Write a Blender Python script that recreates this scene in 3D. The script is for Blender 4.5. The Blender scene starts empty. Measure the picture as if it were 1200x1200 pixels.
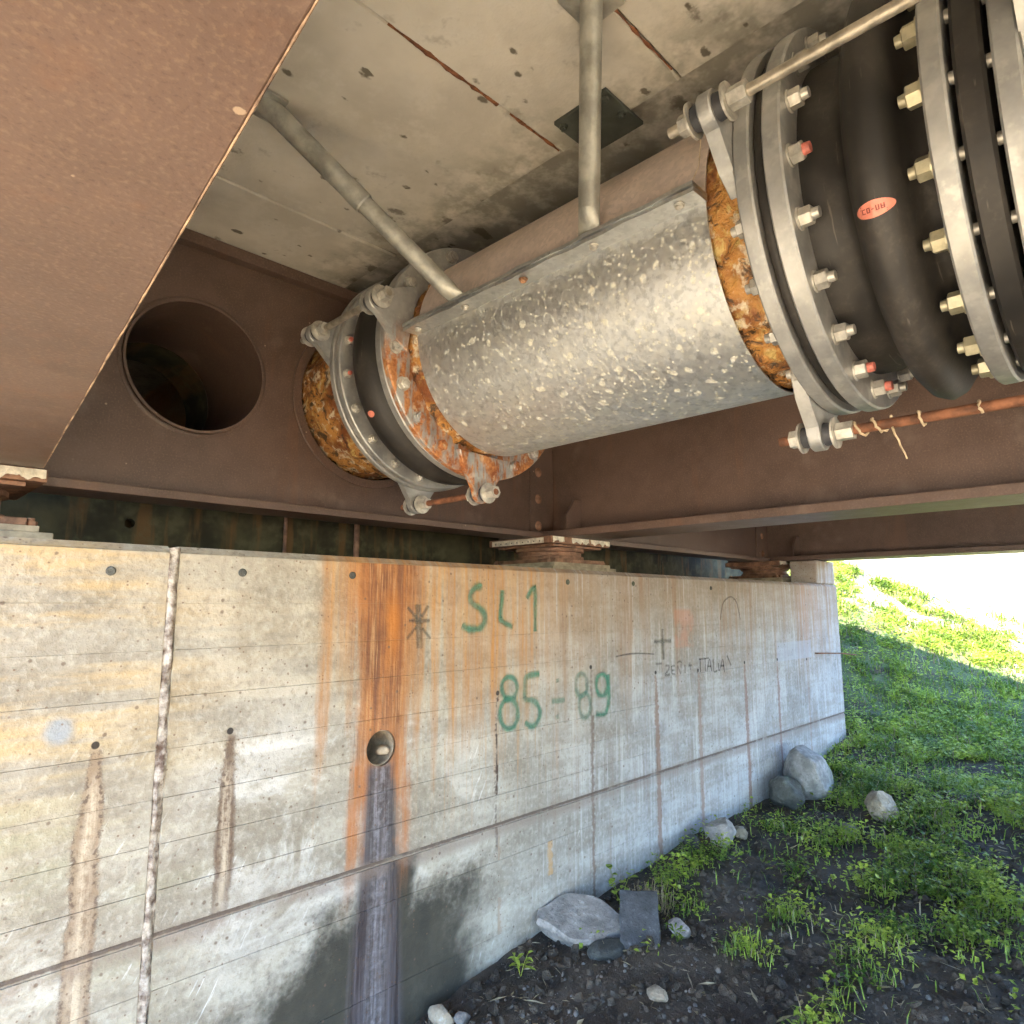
import bpy, bmesh, math, random
import numpy as np
from mathutils import Vector, Matrix, Quaternion

# ----------------------------------------------------------------------------
# Units are metres.  The origin is the photographer's eye point: X runs along the
# abutment wall, Y towards the wall (along the bridge), Z up.  Ground is near -1.5.
# ----------------------------------------------------------------------------
sc = bpy.context.scene
col = sc.collection
random.seed(7)
RNG = np.random.default_rng(11)

# camera ---------------------------------------------------------------------
cam_d = bpy.data.cameras.new('camera'); cam = bpy.data.objects.new('camera', cam_d); col.objects.link(cam)
cam_d.sensor_width = 36.0; cam_d.sensor_fit = 'HORIZONTAL'; cam_d.lens = 36.0 * 777.35 / 1200.0
cam_d.clip_start = 0.02; cam_d.clip_end = 2000
cam.location = (0, 0, 0)
cam.rotation_euler = (math.radians(90 + 7.963), 0, math.radians(-45.21))
sc.camera = cam

# sky, sun, exposure -----------------------------------------------------------
SUN_TRAVEL = Vector((0.66, -0.40, -1.0)).normalized()
SUN_FROM = -SUN_TRAVEL
world = bpy.data.worlds.new('World'); sc.world = world; world.use_nodes = True
wn = world.node_tree; wn.nodes.clear()
sky_n = wn.nodes.new('ShaderNodeTexSky'); sky_n.sky_type = 'NISHITA'; sky_n.sun_disc = False
sky_n.sun_elevation = math.asin(SUN_FROM.z); sky_n.sun_rotation = math.atan2(SUN_FROM.x, SUN_FROM.y)
sky_n.air_density = 1.0; sky_n.dust_density = 0.0; sky_n.ozone_density = 5.0
bg_n = wn.nodes.new('ShaderNodeBackground'); bg_n.inputs[1].default_value = 0.15
wo_n = wn.nodes.new('ShaderNodeOutputWorld')
wn.links.new(sky_n.outputs[0], bg_n.inputs[0]); wn.links.new(bg_n.outputs[0], wo_n.inputs[0])
sun_d = bpy.data.lights.new('sun', 'SUN'); sun_d.energy = 3.7; sun_d.angle = math.radians(0.55); sun_d.color = (1.0, 0.90, 0.74)
sun = bpy.data.objects.new('sun', sun_d); col.objects.link(sun)
sun.rotation_euler = SUN_TRAVEL.to_track_quat('-Z', 'Y').to_euler()
sc.view_settings.view_transform = 'Standard'; sc.view_settings.look = 'None'
sc.view_settings.exposure = 3.63; sc.view_settings.gamma = 1.0
sc.view_settings.use_curve_mapping = False
sc.cycles.use_denoising = True; sc.cycles.use_adaptive_sampling = True; sc.cycles.adaptive_threshold = 0.04
sc.cycles.max_bounces = 7; sc.cycles.diffuse_bounces = 5; sc.cycles.glossy_bounces = 4
sc.cycles.sample_clamp_indirect = 6.0

# ----------------------------------------------------------------------------
# node helper: arithmetic on sockets
# ----------------------------------------------------------------------------
class V:
    def __init__(s, nt, sock): s.nt, s.s = nt, sock
    def _m(s, op, *a):
        n = s.nt.nodes.new('ShaderNodeMath'); n.operation = op
        for i, x in enumerate((s,) + a):
            if isinstance(x, V): s.nt.links.new(x.s, n.inputs[i])
            else: n.inputs[i].default_value = float(x)
        return V(s.nt, n.outputs[0])
    def __add__(s, o): return s._m('ADD', o)
    __radd__ = __add__
    def __mul__(s, o): return s._m('MULTIPLY', o)
    __rmul__ = __mul__
    def __sub__(s, o): return s._m('SUBTRACT', o)
    def __rsub__(s, o): return (s * -1.0) + o
    def __truediv__(s, o): return s._m('DIVIDE', o)
    def abs(s): return s._m('ABSOLUTE')
    def max(s, o): return s._m('MAXIMUM', o)
    def min(s, o): return s._m('MINIMUM', o)
    def clamp(s): return s._m('MAXIMUM', 0.0)._m('MINIMUM', 1.0)
    def pow(s, o): return s._m('POWER', o)
    def sqrt(s): return s._m('SQRT')
    def sin(s): return s._m('SINE')

class Mat:
    def __init__(s, name):
        s.m = bpy.data.materials.new(name); s.m.use_nodes = True
        s.nt = s.m.node_tree; s.nt.nodes.clear()
        s.out = s.nt.nodes.new('ShaderNodeOutputMaterial')
        s.b = s.nt.nodes.new('ShaderNodeBsdfPrincipled')
        s.nt.links.new(s.b.outputs[0], s.out.inputs[0])
        s.P = None
    def pos(s):
        if s.P is None:
            g = s.nt.nodes.new('ShaderNodeNewGeometry'); s.P = g.outputs['Position']
            sp = s.nt.nodes.new('ShaderNodeSeparateXYZ'); s.nt.links.new(s.P, sp.inputs[0])
            s.X, s.Y, s.Z = (V(s.nt, sp.outputs[i]) for i in range(3))
        return s.P
    def vec(s, x, y, z):
        c = s.nt.nodes.new('ShaderNodeCombineXYZ')
        for i, a in enumerate((x, y, z)):
            if isinstance(a, V): s.nt.links.new(a.s, c.inputs[i])
            else: c.inputs[i].default_value = a
        return c.outputs[0]
    def scaled(s, x, y, z):
        s.pos(); n = s.nt.nodes.new('ShaderNodeVectorMath'); n.operation = 'MULTIPLY'
        s.nt.links.new(s.P, n.inputs[0]); n.inputs[1].default_value = (x, y, z); return n.outputs[0]
    def noise(s, scale, detail=4, rough=0.55, vec=None, dist=0.0):
        n = s.nt.nodes.new('ShaderNodeTexNoise'); s.pos()
        s.nt.links.new(vec if vec is not None else s.P, n.inputs['Vector'])
        n.inputs['Scale'].default_value = scale; n.inputs['Detail'].default_value = detail
        n.inputs['Roughness'].default_value = rough; n.inputs['Distortion'].default_value = dist
        return V(s.nt, n.outputs[0])
    def voro(s, scale, vec=None, feature='F1', rnd=1.0):
        n = s.nt.nodes.new('ShaderNodeTexVoronoi'); n.feature = feature; s.pos()
        s.nt.links.new(vec if vec is not None else s.P, n.inputs['Vector'])
        n.inputs['Scale'].default_value = scale; n.inputs['Randomness'].default_value = rnd
        return V(s.nt, n.outputs[0])
    def voro2(s, scale, vec=None):
        n = s.nt.nodes.new('ShaderNodeTexVoronoi'); s.pos()
        s.nt.links.new(vec if vec is not None else s.P, n.inputs['Vector']); n.inputs['Scale'].default_value = scale
        sp = s.nt.nodes.new('ShaderNodeSeparateXYZ'); s.nt.links.new(n.outputs['Color'], sp.inputs[0])
        return V(s.nt, n.outputs[0]), V(s.nt, sp.outputs[0])
    def vcol(s, scale, vec=None):
        n = s.nt.nodes.new('ShaderNodeTexVoronoi'); s.pos()
        s.nt.links.new(vec if vec is not None else s.P, n.inputs['Vector'])
        n.inputs['Scale'].default_value = scale
        sp = s.nt.nodes.new('ShaderNodeSeparateXYZ'); s.nt.links.new(n.outputs['Color'], sp.inputs[0])
        return V(s.nt, sp.outputs[0])
    def sm(s, a, b, v):
        n = s.nt.nodes.new('ShaderNodeMapRange'); n.interpolation_type = 'SMOOTHSTEP'; n.clamp = True
        for i, x in ((0, v), (1, a), (2, b)):
            if isinstance(x, V): s.nt.links.new(x.s, n.inputs[i])
            else: n.inputs[i].default_value = float(x)
        n.inputs[3].default_value = 0; n.inputs[4].default_value = 1
        return V(s.nt, n.outputs[0])
    def mix(s, f, a, b):
        n = s.nt.nodes.new('ShaderNodeMix'); n.data_type = 'RGBA'; n.clamp_factor = True
        if isinstance(f, V): s.nt.links.new(f.s, n.inputs[0])
        else: n.inputs[0].default_value = f
        for i, x in ((6, a), (7, b)):
            if isinstance(x, tuple): n.inputs[i].default_value = (x[0], x[1], x[2], 1)
            else: s.nt.links.new(x, n.inputs[i])
        return n.outputs[2]
    def set(s, name, v):
        i = s.b.inputs[name]
        if isinstance(v, V): s.nt.links.new(v.s, i)
        elif isinstance(v, tuple): i.default_value = (v[0], v[1], v[2], 1)
        elif isinstance(v, (int, float)): i.default_value = v
        else: s.nt.links.new(v, i)
    def bump(s, h, strength=0.4, dist=0.01):
        n = s.nt.nodes.new('ShaderNodeBump'); n.inputs['Strength'].default_value = strength; n.inputs['Distance'].default_value = dist
        s.nt.links.new(h.s, n.inputs['Height']); s.nt.links.new(n.outputs[0], s.b.inputs['Normal'])

def simple(name, c, rough=0.6, metal=0.0, var=0.25, scale=12.0, bump=0.0, c2=None):
    m = Mat(name); n = m.noise(scale, 4, 0.6)
    d = c2 if c2 else tuple(x * (1 - var) for x in c)
    e = tuple(min(1, x * (1 + var)) for x in c)
    cc = m.mix(m.sm(0.3, 0.7, n), d, e)
    m.set('Base Color', cc); m.set('Roughness', (n - 0.5) * 0.25 + rough); m.set('Metallic', metal)
    if bump: m.bump(m.noise(scale * 8, 2, 0.6), bump, 0.004)
    return m.m

# --- abutment wall concrete: tint bands, efflorescence, rust, wet run-off ------
# one recipe for the whole wall; each bay only carries the stains that lie in it
def mat_wall(zone):
    m = Mat('wall_concrete_' + {'A': 'left', 'B': 'drain', 'C': 'right'}[zone]); m.pos(); X, Z = m.X, m.Z
    A, B, C = zone == 'A', zone == 'B', zone == 'C'
    big = m.noise(1.6, 4, 0.62); med = m.noise(7, 4, 0.62); fine = m.noise(45, 3, 0.65)
    horiz = m.noise(1.0, 4, 0.6, m.scaled(1.4, 1, 11))
    grey = m.sm(1.7, 3.6, X) if not A else 0.0             # sky's blue cast on the right end, painted as a fade to grey
    c = m.mix(m.sm(0.32, 0.68, big), m.mix(grey, (0.285, 0.248, 0.19), (0.255, 0.255, 0.26)), m.mix(grey, (0.465, 0.42, 0.345), (0.41, 0.41, 0.42)))
    c = m.mix(m.sm(0.40, 0.70, med) * 0.55, c, m.mix(grey, (0.51, 0.47, 0.395), (0.46, 0.46, 0.47)))
    c = m.mix(m.sm(0.52, 0.36, med) * 0.30, c, (0.20, 0.17, 0.13))
    if not C:
        left = m.sm(1.05, 0.45, X)
        c = m.mix(m.sm(0.42, 0.66, horiz) * (left * 0.75 + 0.12) * m.sm(-0.75, -0.3, Z), c, (0.50, 0.35, 0.17))
        c = m.mix(m.sm(0.45, 0.7, horiz) * left * 0.6 * m.sm(-0.25, -0.6, Z), c, (0.31, 0.30, 0.20))
        bl = m.noise(3.2, 5, 0.70, None, 0.6)
        c = m.mix(m.sm(0.47, 0.62, bl) * m.sm(0.70, 1.0, X) * m.sm(2.3, 1.4, X) * m.sm(-0.25, -0.5, Z) * m.sm(-1.25, -0.95, Z) * 0.78, c, (0.66, 0.635, 0.59))
        scr = m.noise(1.0, 3, 0.6, m.vec((X - Z * 0.55) * 60.0, 0.0, (X * 0.55 + Z) * 5.0))
        c = m.mix(m.sm(0.60, 0.70, scr) * m.sm(0.45, 0.58, bl) * m.sm(-0.3, -0.6, Z) * 0.8, c, (0.76, 0.74, 0.71))
        vst = m.noise(1.0, 3, 0.65, m.scaled(60, 1, 3))
        if A: c = m.mix(m.sm(0.50, 0.64, bl) * m.sm(-0.5, -0.8, Z) * 0.7, c, (0.66, 0.63, 0.56))
    c = m.mix(m.sm(0.58, 0.42, horiz) * 0.38, c, (0.215, 0.185, 0.145))
    c = m.mix(m.sm(0.50, 0.66, fine) * 0.30, c, m.mix(grey, (0.56, 0.52, 0.44), (0.51, 0.51, 0.52)))
    c = m.mix(m.sm(0.47, 0.33, fine) * 0.34, c, (0.17, 0.14, 0.105))
    if not A:
        vert = m.noise(1.0, 4, 0.62, m.scaled(16, 1, 0.9)); vert2 = m.noise(1.0, 4, 0.65, m.scaled(42, 1, 1.6))
        rs = m.sm(0.48, 0.70, vert) * m.sm(1.9, 2.7, X)
        c = m.mix(m.sm(-0.55, 0.10, Z + (vert - 0.5) * 0.8) * m.sm(2.1, 3.0, X) * 0.45, c, (0.36, 0.25, 0.155))
        c = m.mix(rs * 0.8 * m.sm(-0.75, 0.0, Z), c, (0.29, 0.175, 0.105))
        c = m.mix(m.sm(0.50, 0.7, vert2) * m.sm(2.0, 2.6, X) * 0.45, c, (0.25, 0.185, 0.14))
        c = m.mix(m.sm(0.47, 0.30, vert2) * m.sm(2.0, 2.6, X) * 0.45, c, (0.56, 0.55, 0.54))
        # orange stain washed down from the ledge
        zl = (vert - 0.5) * 2.6 + (vert2 - 0.5) * 1.1 - 0.40
        wob = (med - 0.5) * 0.10
        om = m.sm(1.20, 1.27, X + wob) * m.sm(3.1, 2.0, X) * m.sm(zl - 0.18, zl + 0.28, Z)
        c = m.mix(om * (vert2 * 2.6 - 0.65).clamp() * 0.95, c, m.mix(m.sm(0.4, 0.65, vert), (0.40, 0.19, 0.065), (0.55, 0.31, 0.125)))
        c = m.mix(m.sm(0.55, 0.66, vert2) * m.sm(1.6, 1.75, X) * m.sm(2.75, 2.2, X) * m.sm(-1.15, -0.2, Z) * 0.6, c, (0.52, 0.25, 0.075))
    if C:
        c = m.mix(m.sm(0.38, 0.02, (X - 5.75).abs()) * m.sm(0.42, 0.62, vert2) * m.sm(-0.7, 0.1, Z) * 0.6, c, (0.47, 0.25, 0.17))
        c = m.mix(m.sm(0.14, 0.09, (X - 3.745).abs()) * m.sm(0.13, 0.10, (Z + 0.145).abs()) * m.sm(0.3, 0.5, med) * 0.42, c, (0.50, 0.20, 0.12))
        c = m.mix(m.sm(0.35, 0.32, (X - 5.42).abs()) * m.sm(0.075, 0.065, (Z + 0.36).abs()) * 0.45, c, (0.36, 0.39, 0.47))
    rough = 0.86
    if B:
        vfine = m.noise(1.0, 3, 0.7, m.scaled(95, 1, 4))
        dx = (X - 1.515 + wob * 0.5).abs()
        wd = 0.115 + m.sm(-0.35, 0.16, Z) * 0.05
        core = m.sm(wd + 0.05, wd - 0.06, dx + (vert2 - 0.5) * 0.14 + (fine - 0.5) * 0.05) * m.sm(-0.82, -0.62, Z + (vert2 - 0.5) * 0.4)
        c = m.mix(core * 0.92, c, m.mix(m.sm(0.36, 0.64, vert2 * 0.6 + med * 0.4), (0.145, 0.052, 0.024), (0.40, 0.155, 0.048)))
        c = m.mix(core * m.sm(0.50, 0.66, vfine) * 0.45, c, (0.60, 0.36, 0.17))
        c = m.mix(m.sm(0.05, 0.005, (X - 1.55 + wob * 0.4).abs() + (vert2 - 0.5) * 0.05) * m.sm(-0.34, -0.05, Z) * m.sm(0.10, -0.06, Z) * 0.75, c, (0.50, 0.17, 0.025))
        zc = Z + (med - 0.5) * 0.34 + (fine - 0.5) * 0.10
        dampR = m.sm(-0.95, -1.16, zc + (X - 1.6) * 0.16) * m.sm(1.55, 1.62, X) * m.sm(2.14, 1.86, X + (med - 0.5) * 0.30)
        dampR = dampR.max(m.sm(-0.93, -0.97, Z) * m.sm(1.55, 1.6, X) * m.sm(1.72, 1.655, X + (med - 0.5) * 0.12))
        dampL = m.sm(-0.93, -1.15, zc + (1.42 - X) * 0.55) * m.sm(1.5, 1.44, X)
        damp = dampR.max(dampL)
        c = m.mix(damp * (0.86 + med * 0.25).clamp(), c, m.mix(m.sm(0.35, 0.7, med), (0.024, 0.021, 0.014), (0.062, 0.054, 0.038)))
        hw = (Z * -1.0 - 0.55) * 0.06 + 0.055
        run = m.sm(hw + 0.03, hw - 0.02, (X - 1.512 + (vert2 - 0.5) * 0.03).abs()) * m.sm(-0.575, -0.62, Z)
        run_c = m.mix(m.sm(0.36, 0.66, vert2), (0.050, 0.038, 0.038), (0.125, 0.105, 0.11))
        mid = m.sm(0.065, 0.01, (X - 1.512 + (vert2 - 0.5) * 0.05).abs())
        run_c = m.mix(mid * m.sm(0.40, 0.68, vfine * 0.5 + fine * 0.5) * 0.6, run_c, (0.36, 0.34, 0.37))
        c = m.mix(run * 0.95, c, run_c)
        side = m.sm(0.055, 0.006, ((X - 1.512 + wob * 0.6).abs() - hw - 0.035 + (vert2 - 0.5) * 0.06).abs()) * m.sm(-0.52, -0.62, Z) * m.sm(-1.12, -0.80, Z + (vert - 0.5) * 0.4)
        c = m.mix(side * 0.85 * m.sm(0.3, 0.55, vert), c, (0.40, 0.135, 0.03))
        rough = (0.86 - run * 0.52 - damp * 0.14).max(0.2)
    # tie-hole runs: (x, top z, half width, dark colour, strength, lower end)
    runs = {'A': ((0.551, -0.40, 0.034, (0.25, 0.165, 0.10), 0.7, -1.6),),
            'B': ((0.93, -0.41, 0.026, (0.13, 0.08, 0.05), 0.9, -0.92), (2.125, -0.40, 0.009, (0.055, 0.03, 0.022), 0.95, -1.02), (2.80, -0.33, 0.011, (0.16, 0.11, 0.085), 0.75, -1.6), (2.47, -0.55, 0.015, (0.50, 0.27, 0.09), 0.6, -1.6)),
            'C': ((2.13, -0.98, 0.02, (0.30, 0.20, 0.13), 0.55, -1.6), (2.80, -0.33, 0.011, (0.16, 0.11, 0.085), 0.75, -1.6), (3.408, -0.40, 0.022, (0.22, 0.13, 0.09), 0.75, -1.6), (3.895, -0.42, 0.02, (0.27, 0.17, 0.12), 0.6, -1.6),
                  (4.54, -0.41, 0.022, (0.22, 0.12, 0.085), 0.75, -1.6), (5.08, -0.42, 0.017, (0.22, 0.12, 0.09), 0.7, -1.6), (5.65, -0.45, 0.015, (0.27, 0.17, 0.13), 0.5, -1.6))}[zone]
    wig = (med - 0.5) * 0.035; jag = (fine - 0.5) * 0.045
    for (tx, tz, w, dark, k, lo) in runs:
        ddx = (X - tx + wig).abs() + jag
        up = m.sm(tz + 0.01, tz - 0.02, Z) * m.sm(lo - 0.12, lo + 0.12, Z)
        gw = m.sm(tz, tz - 0.25, Z) * (0.6 * w) + 0.4 * w
        mk = m.sm(gw + 0.008, gw - 0.008, ddx) * up
        c = m.mix(mk * k, c, dark)
        if w > 0.024:
            c = m.mix(m.sm(w * 0.85, w * 0.1, ddx) * up * m.sm(tz - 0.05, tz - 0.14, Z) * m.sm(0.38, 0.58, vst * 0.5 + fine * 0.5) * 0.85, c, (0.55, 0.46, 0.345))
            c = m.mix(m.sm(0.010, 0.002, (ddx - gw).abs()) * up * m.sm(0.45, 0.60, fine) * 0.8, c, (0.10, 0.06, 0.04))
        if w < 0.04 and tz > -0.5:
            c = m.mix(m.sm(0.0125, 0.009, ((X - tx) * (X - tx) + (Z - tz - 0.008) * (Z - tz - 0.008)).sqrt()) * 0.95, c, (0.02, 0.016, 0.014))
    if A: c = m.mix(m.sm(0.05, 0.018, ((X - 0.46) * (X - 0.46) + (Z + 0.342) * (Z + 0.342)).sqrt()) * 0.7, c, (0.25, 0.31, 0.38))
    c = m.mix(m.sm(0.050, 0.008, (Z + 0.968 + wig * 1.5).abs()) * m.sm(0.36, 0.55, fine * 0.5 + med * 0.5) * 0.6, c, (0.20, 0.145, 0.115))
    c = m.mix(m.sm(0.0095, 0.004, (Z + 0.950 + jag * 0.25).abs()) * m.sm(0.25, 0.5, med) * 0.85, c, (0.095, 0.065, 0.05))
    pk, pr = m.voro2(26)
    pock = m.sm(0.20, 0.08, pk + jag * 4.0) * m.sm(0.79, 0.83, pr)
    c = m.mix(pock * 0.75, c, (0.13, 0.085, 0.06))
    k3, r3 = m.voro2(75)
    c = m.mix(m.sm(0.30, 0.16, k3) * m.sm(0.90, 0.93, r3 + (big - 0.5) * 0.3) * 0.7, c, (0.14, 0.075, 0.045))
    m.set('Base Color', c); m.set('Roughness', rough)
    m.bump(fine * 0.8 + med * 0.5, 0.75, 0.007)
    return m.m

def mat_slab():
    m = Mat('deck_concrete'); m.pos()
    big = m.noise(2.2, 4, 0.6); med = m.noise(9, 4, 0.65); fine = m.noise(60, 3, 0.6)
    c = m.mix(m.sm(0.3, 0.7, big), (0.46, 0.438, 0.385), (0.65, 0.62, 0.55))
    c = m.mix(m.sm(0.46, 0.66, med) * 0.45, c, (0.65, 0.63, 0.58))
    mold = m.sm(1.22, 1.60, m.X + (med - 0.5) * 0.6)
    c = m.mix(mold * m.sm(0.35, 0.58, m.noise(6, 4, 0.7)) * 0.60, c, (0.115, 0.115, 0.08))
    for s_, a, th, k in ((5.0, 0.25, 0.62, 0.70), (13.0, 0.24, 0.76, 0.85)):
        v, r = m.voro2(s_, m.scaled(1, 1.7, 1)); v = v + (med - 0.5) * 0.95 + (fine - 0.5) * 0.22
        c = m.mix(m.sm(a, a * 0.4, v) * m.sm(th, th + 0.04, r) * k, c, (0.075, 0.062, 0.042))
    c = m.mix(m.sm(0.60, 0.72, med) * 0.35, c, (0.17, 0.145, 0.11))
    m.set('Base Color', c); m.set('Roughness', 0.88)
    m.bump(fine * 0.5 + med, 0.5, 0.006)
    return m.m

def mat_paint(name, base=(0.116, 0.075, 0.059)):
    m = Mat(name); m.pos()
    big = m.noise(2.0, 3, 0.6); med = m.noise(14, 4, 0.6); fine = m.noise(150, 2, 0.6)
    d = tuple(x * 0.80 for x in base); e = tuple(x * 1.18 for x in base)
    c = m.mix(m.sm(0.3, 0.7, big), d, e)
    c = m.mix(m.sm(0.4, 0.7, med) * 0.35, c, tuple(x * 1.4 for x in base))
    c = m.mix(m.sm(0.5, 0.75, fine) * 0.35, c, (0.26, 0.185, 0.13))
    c = m.mix(m.sm(0.42, 0.28, fine) * 0.35, c, (0.06, 0.034, 0.025))
    run = m.noise(1.0, 3, 0.6, m.scaled(9, 9, 1.1))
    c = m.mix(m.sm(0.56, 0.70, run) * 0.30, c, (0.19, 0.095, 0.055))
    c = m.mix(m.sm(0.58, 0.72, m.noise(3.3, 4, 0.6)) * 0.38, c, (0.25, 0.185, 0.15))
    v, r = m.voro2(24); v = v + (med - 0.5) * 0.35 + (fine - 0.5) * 0.2
    c = m.mix(m.sm(0.10, 0.04, v) * m.sm(0.86, 0.89, r) * 0.8, c, (0.42, 0.32, 0.23))
    m.set('Base Color', c); m.set('Roughness', med * 0.24 + 0.32)
    m.b.inputs['Specular IOR Level'].default_value = 0.45
    m.bump(fine * 0.5 + med * 0.4, 0.25, 0.003)
    return m.m

def mat_galv(name, flaky, tint=(1, 1, 1), metal=0.9, r0=0.30):
    m = Mat(name); m.pos()
    med = m.noise(9, 4, 0.6); fine = m.noise(70, 3, 0.6); _, sp = m.voro2(85)
    T = lambda c_: tuple(a_ * b_ for a_, b_ in zip(c_, tint))
    c = m.mix(sp, T((0.54, 0.55, 0.55)), T((0.68, 0.69, 0.68)))
    c = m.mix(m.sm(0.35, 0.7, med) * 0.4, c, T((0.42, 0.43, 0.42)))
    rough = sp * 0.12 + r0 + (med - 0.5) * 0.2
    if flaky:
        n1 = m.noise(42, 3, 0.65); dens = m.noise(4.0, 3, 0.6)
        v1, k1 = m.voro2(95); v2, k2 = m.voro2(34)
        fl = m.sm(0.76, 0.80, k1 + (dens - 0.5) * 1.1) * m.sm(0.46, 0.36, v1 + (n1 - 0.5) * 0.9)
        fl = fl.max(m.sm(0.80, 0.83, k2 + (dens - 0.5) * 0.5) * m.sm(0.40, 0.30, v2 + (n1 - 0.5) * 1.1))
        fl = fl * (fine * 0.9 + 0.22).clamp()
        c = m.mix(m.sm(0.45, 0.62, n1 * 0.5 + med * 0.5) * 0.5, c, (0.70, 0.70, 0.65))
        c = m.mix(fl, c, m.mix(sp, (0.66, 0.655, 0.53), (0.80, 0.795, 0.71)))
        c = m.mix(m.sm(0.47, 0.36, n1) * 0.45, c, (0.36, 0.37, 0.36))
        rough = rough + fl * 0.28 + 0.13
        m.set('Metallic', 0.86 - fl * 0.72)
        m.bump(fine * 0.6 + med * 0.2, 0.15, 0.002)
    else:
        m.set('Metallic', metal); m.bump(fine * 0.4 + med * 0.3, 0.18, 0.002)
    m.set('Base Color', c); m.set('Roughness', rough)
    return m.m

def mat_flange(name, rust):
    """zinc grey plate; rust = amount of rust bleeding over it"""
    m = Mat(name); m.pos()
    med = m.noise(11, 4, 0.62); fine = m.noise(80, 3, 0.6)
    c = m.mix(m.sm(0.3, 0.7, med), (0.31, 0.315, 0.31), (0.46, 0.46, 0.445))
    if rust:
        st = m.noise(1.0, 4, 0.65, m.scaled(26, 26, 7))
        rm = m.sm(0.60, 0.46, st) * m.sm(1.02, 0.86, m.Z + (med - 0.5) * 0.2) * rust
        c = m.mix(rm, c, m.mix(m.sm(0.35, 0.65, fine * 0.5 + med * 0.5), (0.24, 0.07, 0.02), (0.55, 0.25, 0.09)))
        c = m.mix(rm * m.sm(0.58, 0.66, m.noise(30, 5, 0.6)) * 0.7, c, (0.68, 0.52, 0.33))
        m.set('Metallic', 0.55 - rm * 0.5)
    else:
        m.set('Metallic', 0.6)
    c = m.mix(m.sm(0.52, 0.66, m.noise(28, 4, 0.6)) * 0.3, c, (0.62, 0.62, 0.58))
    m.set('Base Color', c); m.set('Roughness', fine * 0.2 + 0.40)
    m.bump(fine * 0.5 + med * 0.4, 0.25, 0.002)
    return m.m

def mat_foam():
    m = Mat('weathered_foam'); m.pos()
    a = m.noise(7, 4, 0.65, None, 0.6); b = m.noise(22, 4, 0.68, None, 0.8); f = m.noise(85, 2, 0.6)
    c = m.mix(m.sm(0.36, 0.62, a), (0.20, 0.065, 0.02), (0.50, 0.24, 0.06))
    c = m.mix(m.sm(0.52, 0.64, b) * m.sm(0.42, 0.56, m.noise(5, 2, 0.5)), c, (0.58, 0.42, 0.15))
    c = m.mix(m.sm(0.53, 0.63, m.noise(17, 4, 0.62)) * 0.8, c, (0.70, 0.62, 0.46))
    c = m.mix(m.sm(0.60, 0.70, a * 0.5 + f * 0.5) * 0.6, c, (0.68, 0.63, 0.50))
    c = m.mix(m.sm(0.48, 0.38, b) * 0.9, c, (0.055, 0.034, 0.02))
    m.set('Base Color', c); m.set('Roughness', 0.55)
    m.bump(b + f * 0.5, 0.9, 0.012)
    return m.m

def mat_soil():
    m = Mat('ground_soil'); m.pos()
    big = m.noise(0.9, 3, 0.6); med = m.noise(6, 4, 0.65); fine = m.noise(40, 3, 0.7)
    c = m.mix(m.sm(0.3, 0.7, med), (0.027, 0.019, 0.013), (0.085, 0.062, 0.043))
    c = m.mix(m.sm(0.5, 0.72, m.noise(2.6, 3, 0.65)) * 0.6, c, (0.13, 0.10, 0.072))
    c = m.mix(m.sm(0.58, 0.7, fine) * 0.45, c, (0.18, 0.145, 0.105))
    green = m.sm(6.0, 7.6, m.X + (big - 0.5) * 1.5)
    c = m.mix(green * m.sm(0.30, 0.55, m.noise(4, 4, 0.7)) * 0.85, c, (0.12, 0.155, 0.055))
    # unseen ground left and behind, made pale gravel for its warm bounce
    dry = m.sm(1.35, 0.7, m.X + (med - 0.5) * 0.4).max(m.sm(-2.2, -3.2, m.Y))
    c = m.mix(dry * 0.95, c, m.mix(m.sm(0.3, 0.7, fine), (0.40, 0.315, 0.20), (0.56, 0.46, 0.32)))
    bank = m.sm(9.0, 9.8, m.X + (big - 0.5) * 1.0)  # bank beyond the deck's shadow: sunlight put into a paler ground colour
    c = m.mix(bank * m.sm(0.25, 0.5, med) * 0.92, c, (0.34, 0.29, 0.19))
    m.set('Base Color', c); m.set('Roughness', 0.95 - m.sm(0.55, 0.35, m.noise(1.8, 3)) * 0.4 * m.sm(4.5, 2.5, m.X))
    m.bump(med + fine * 0.8, 0.8, 0.02)
    return m.m

def mat_leaf(name, dark, light, trans=0.35):
    m = Mat(name); m.pos()
    n = m.noise(3.5, 3, 0.6); f = m.noise(60, 2, 0.5)
    c = m.mix(m.sm(0.36, 0.64, n * 0.6 + f * 0.4), dark, light)
    m.set('Base Color', c); m.set('Roughness', 0.5)
    tr = m.nt.nodes.new('ShaderNodeBsdfTranslucent'); m.nt.links.new(c, tr.inputs[0])
    mx = m.nt.nodes.new('ShaderNodeMixShader'); mx.inputs[0].default_value = trans
    m.nt.links.new(m.b.outputs[0], mx.inputs[1]); m.nt.links.new(tr.outputs[0], mx.inputs[2])
    m.nt.links.new(mx.outputs[0], m.out.inputs[0])
    return m.m

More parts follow.
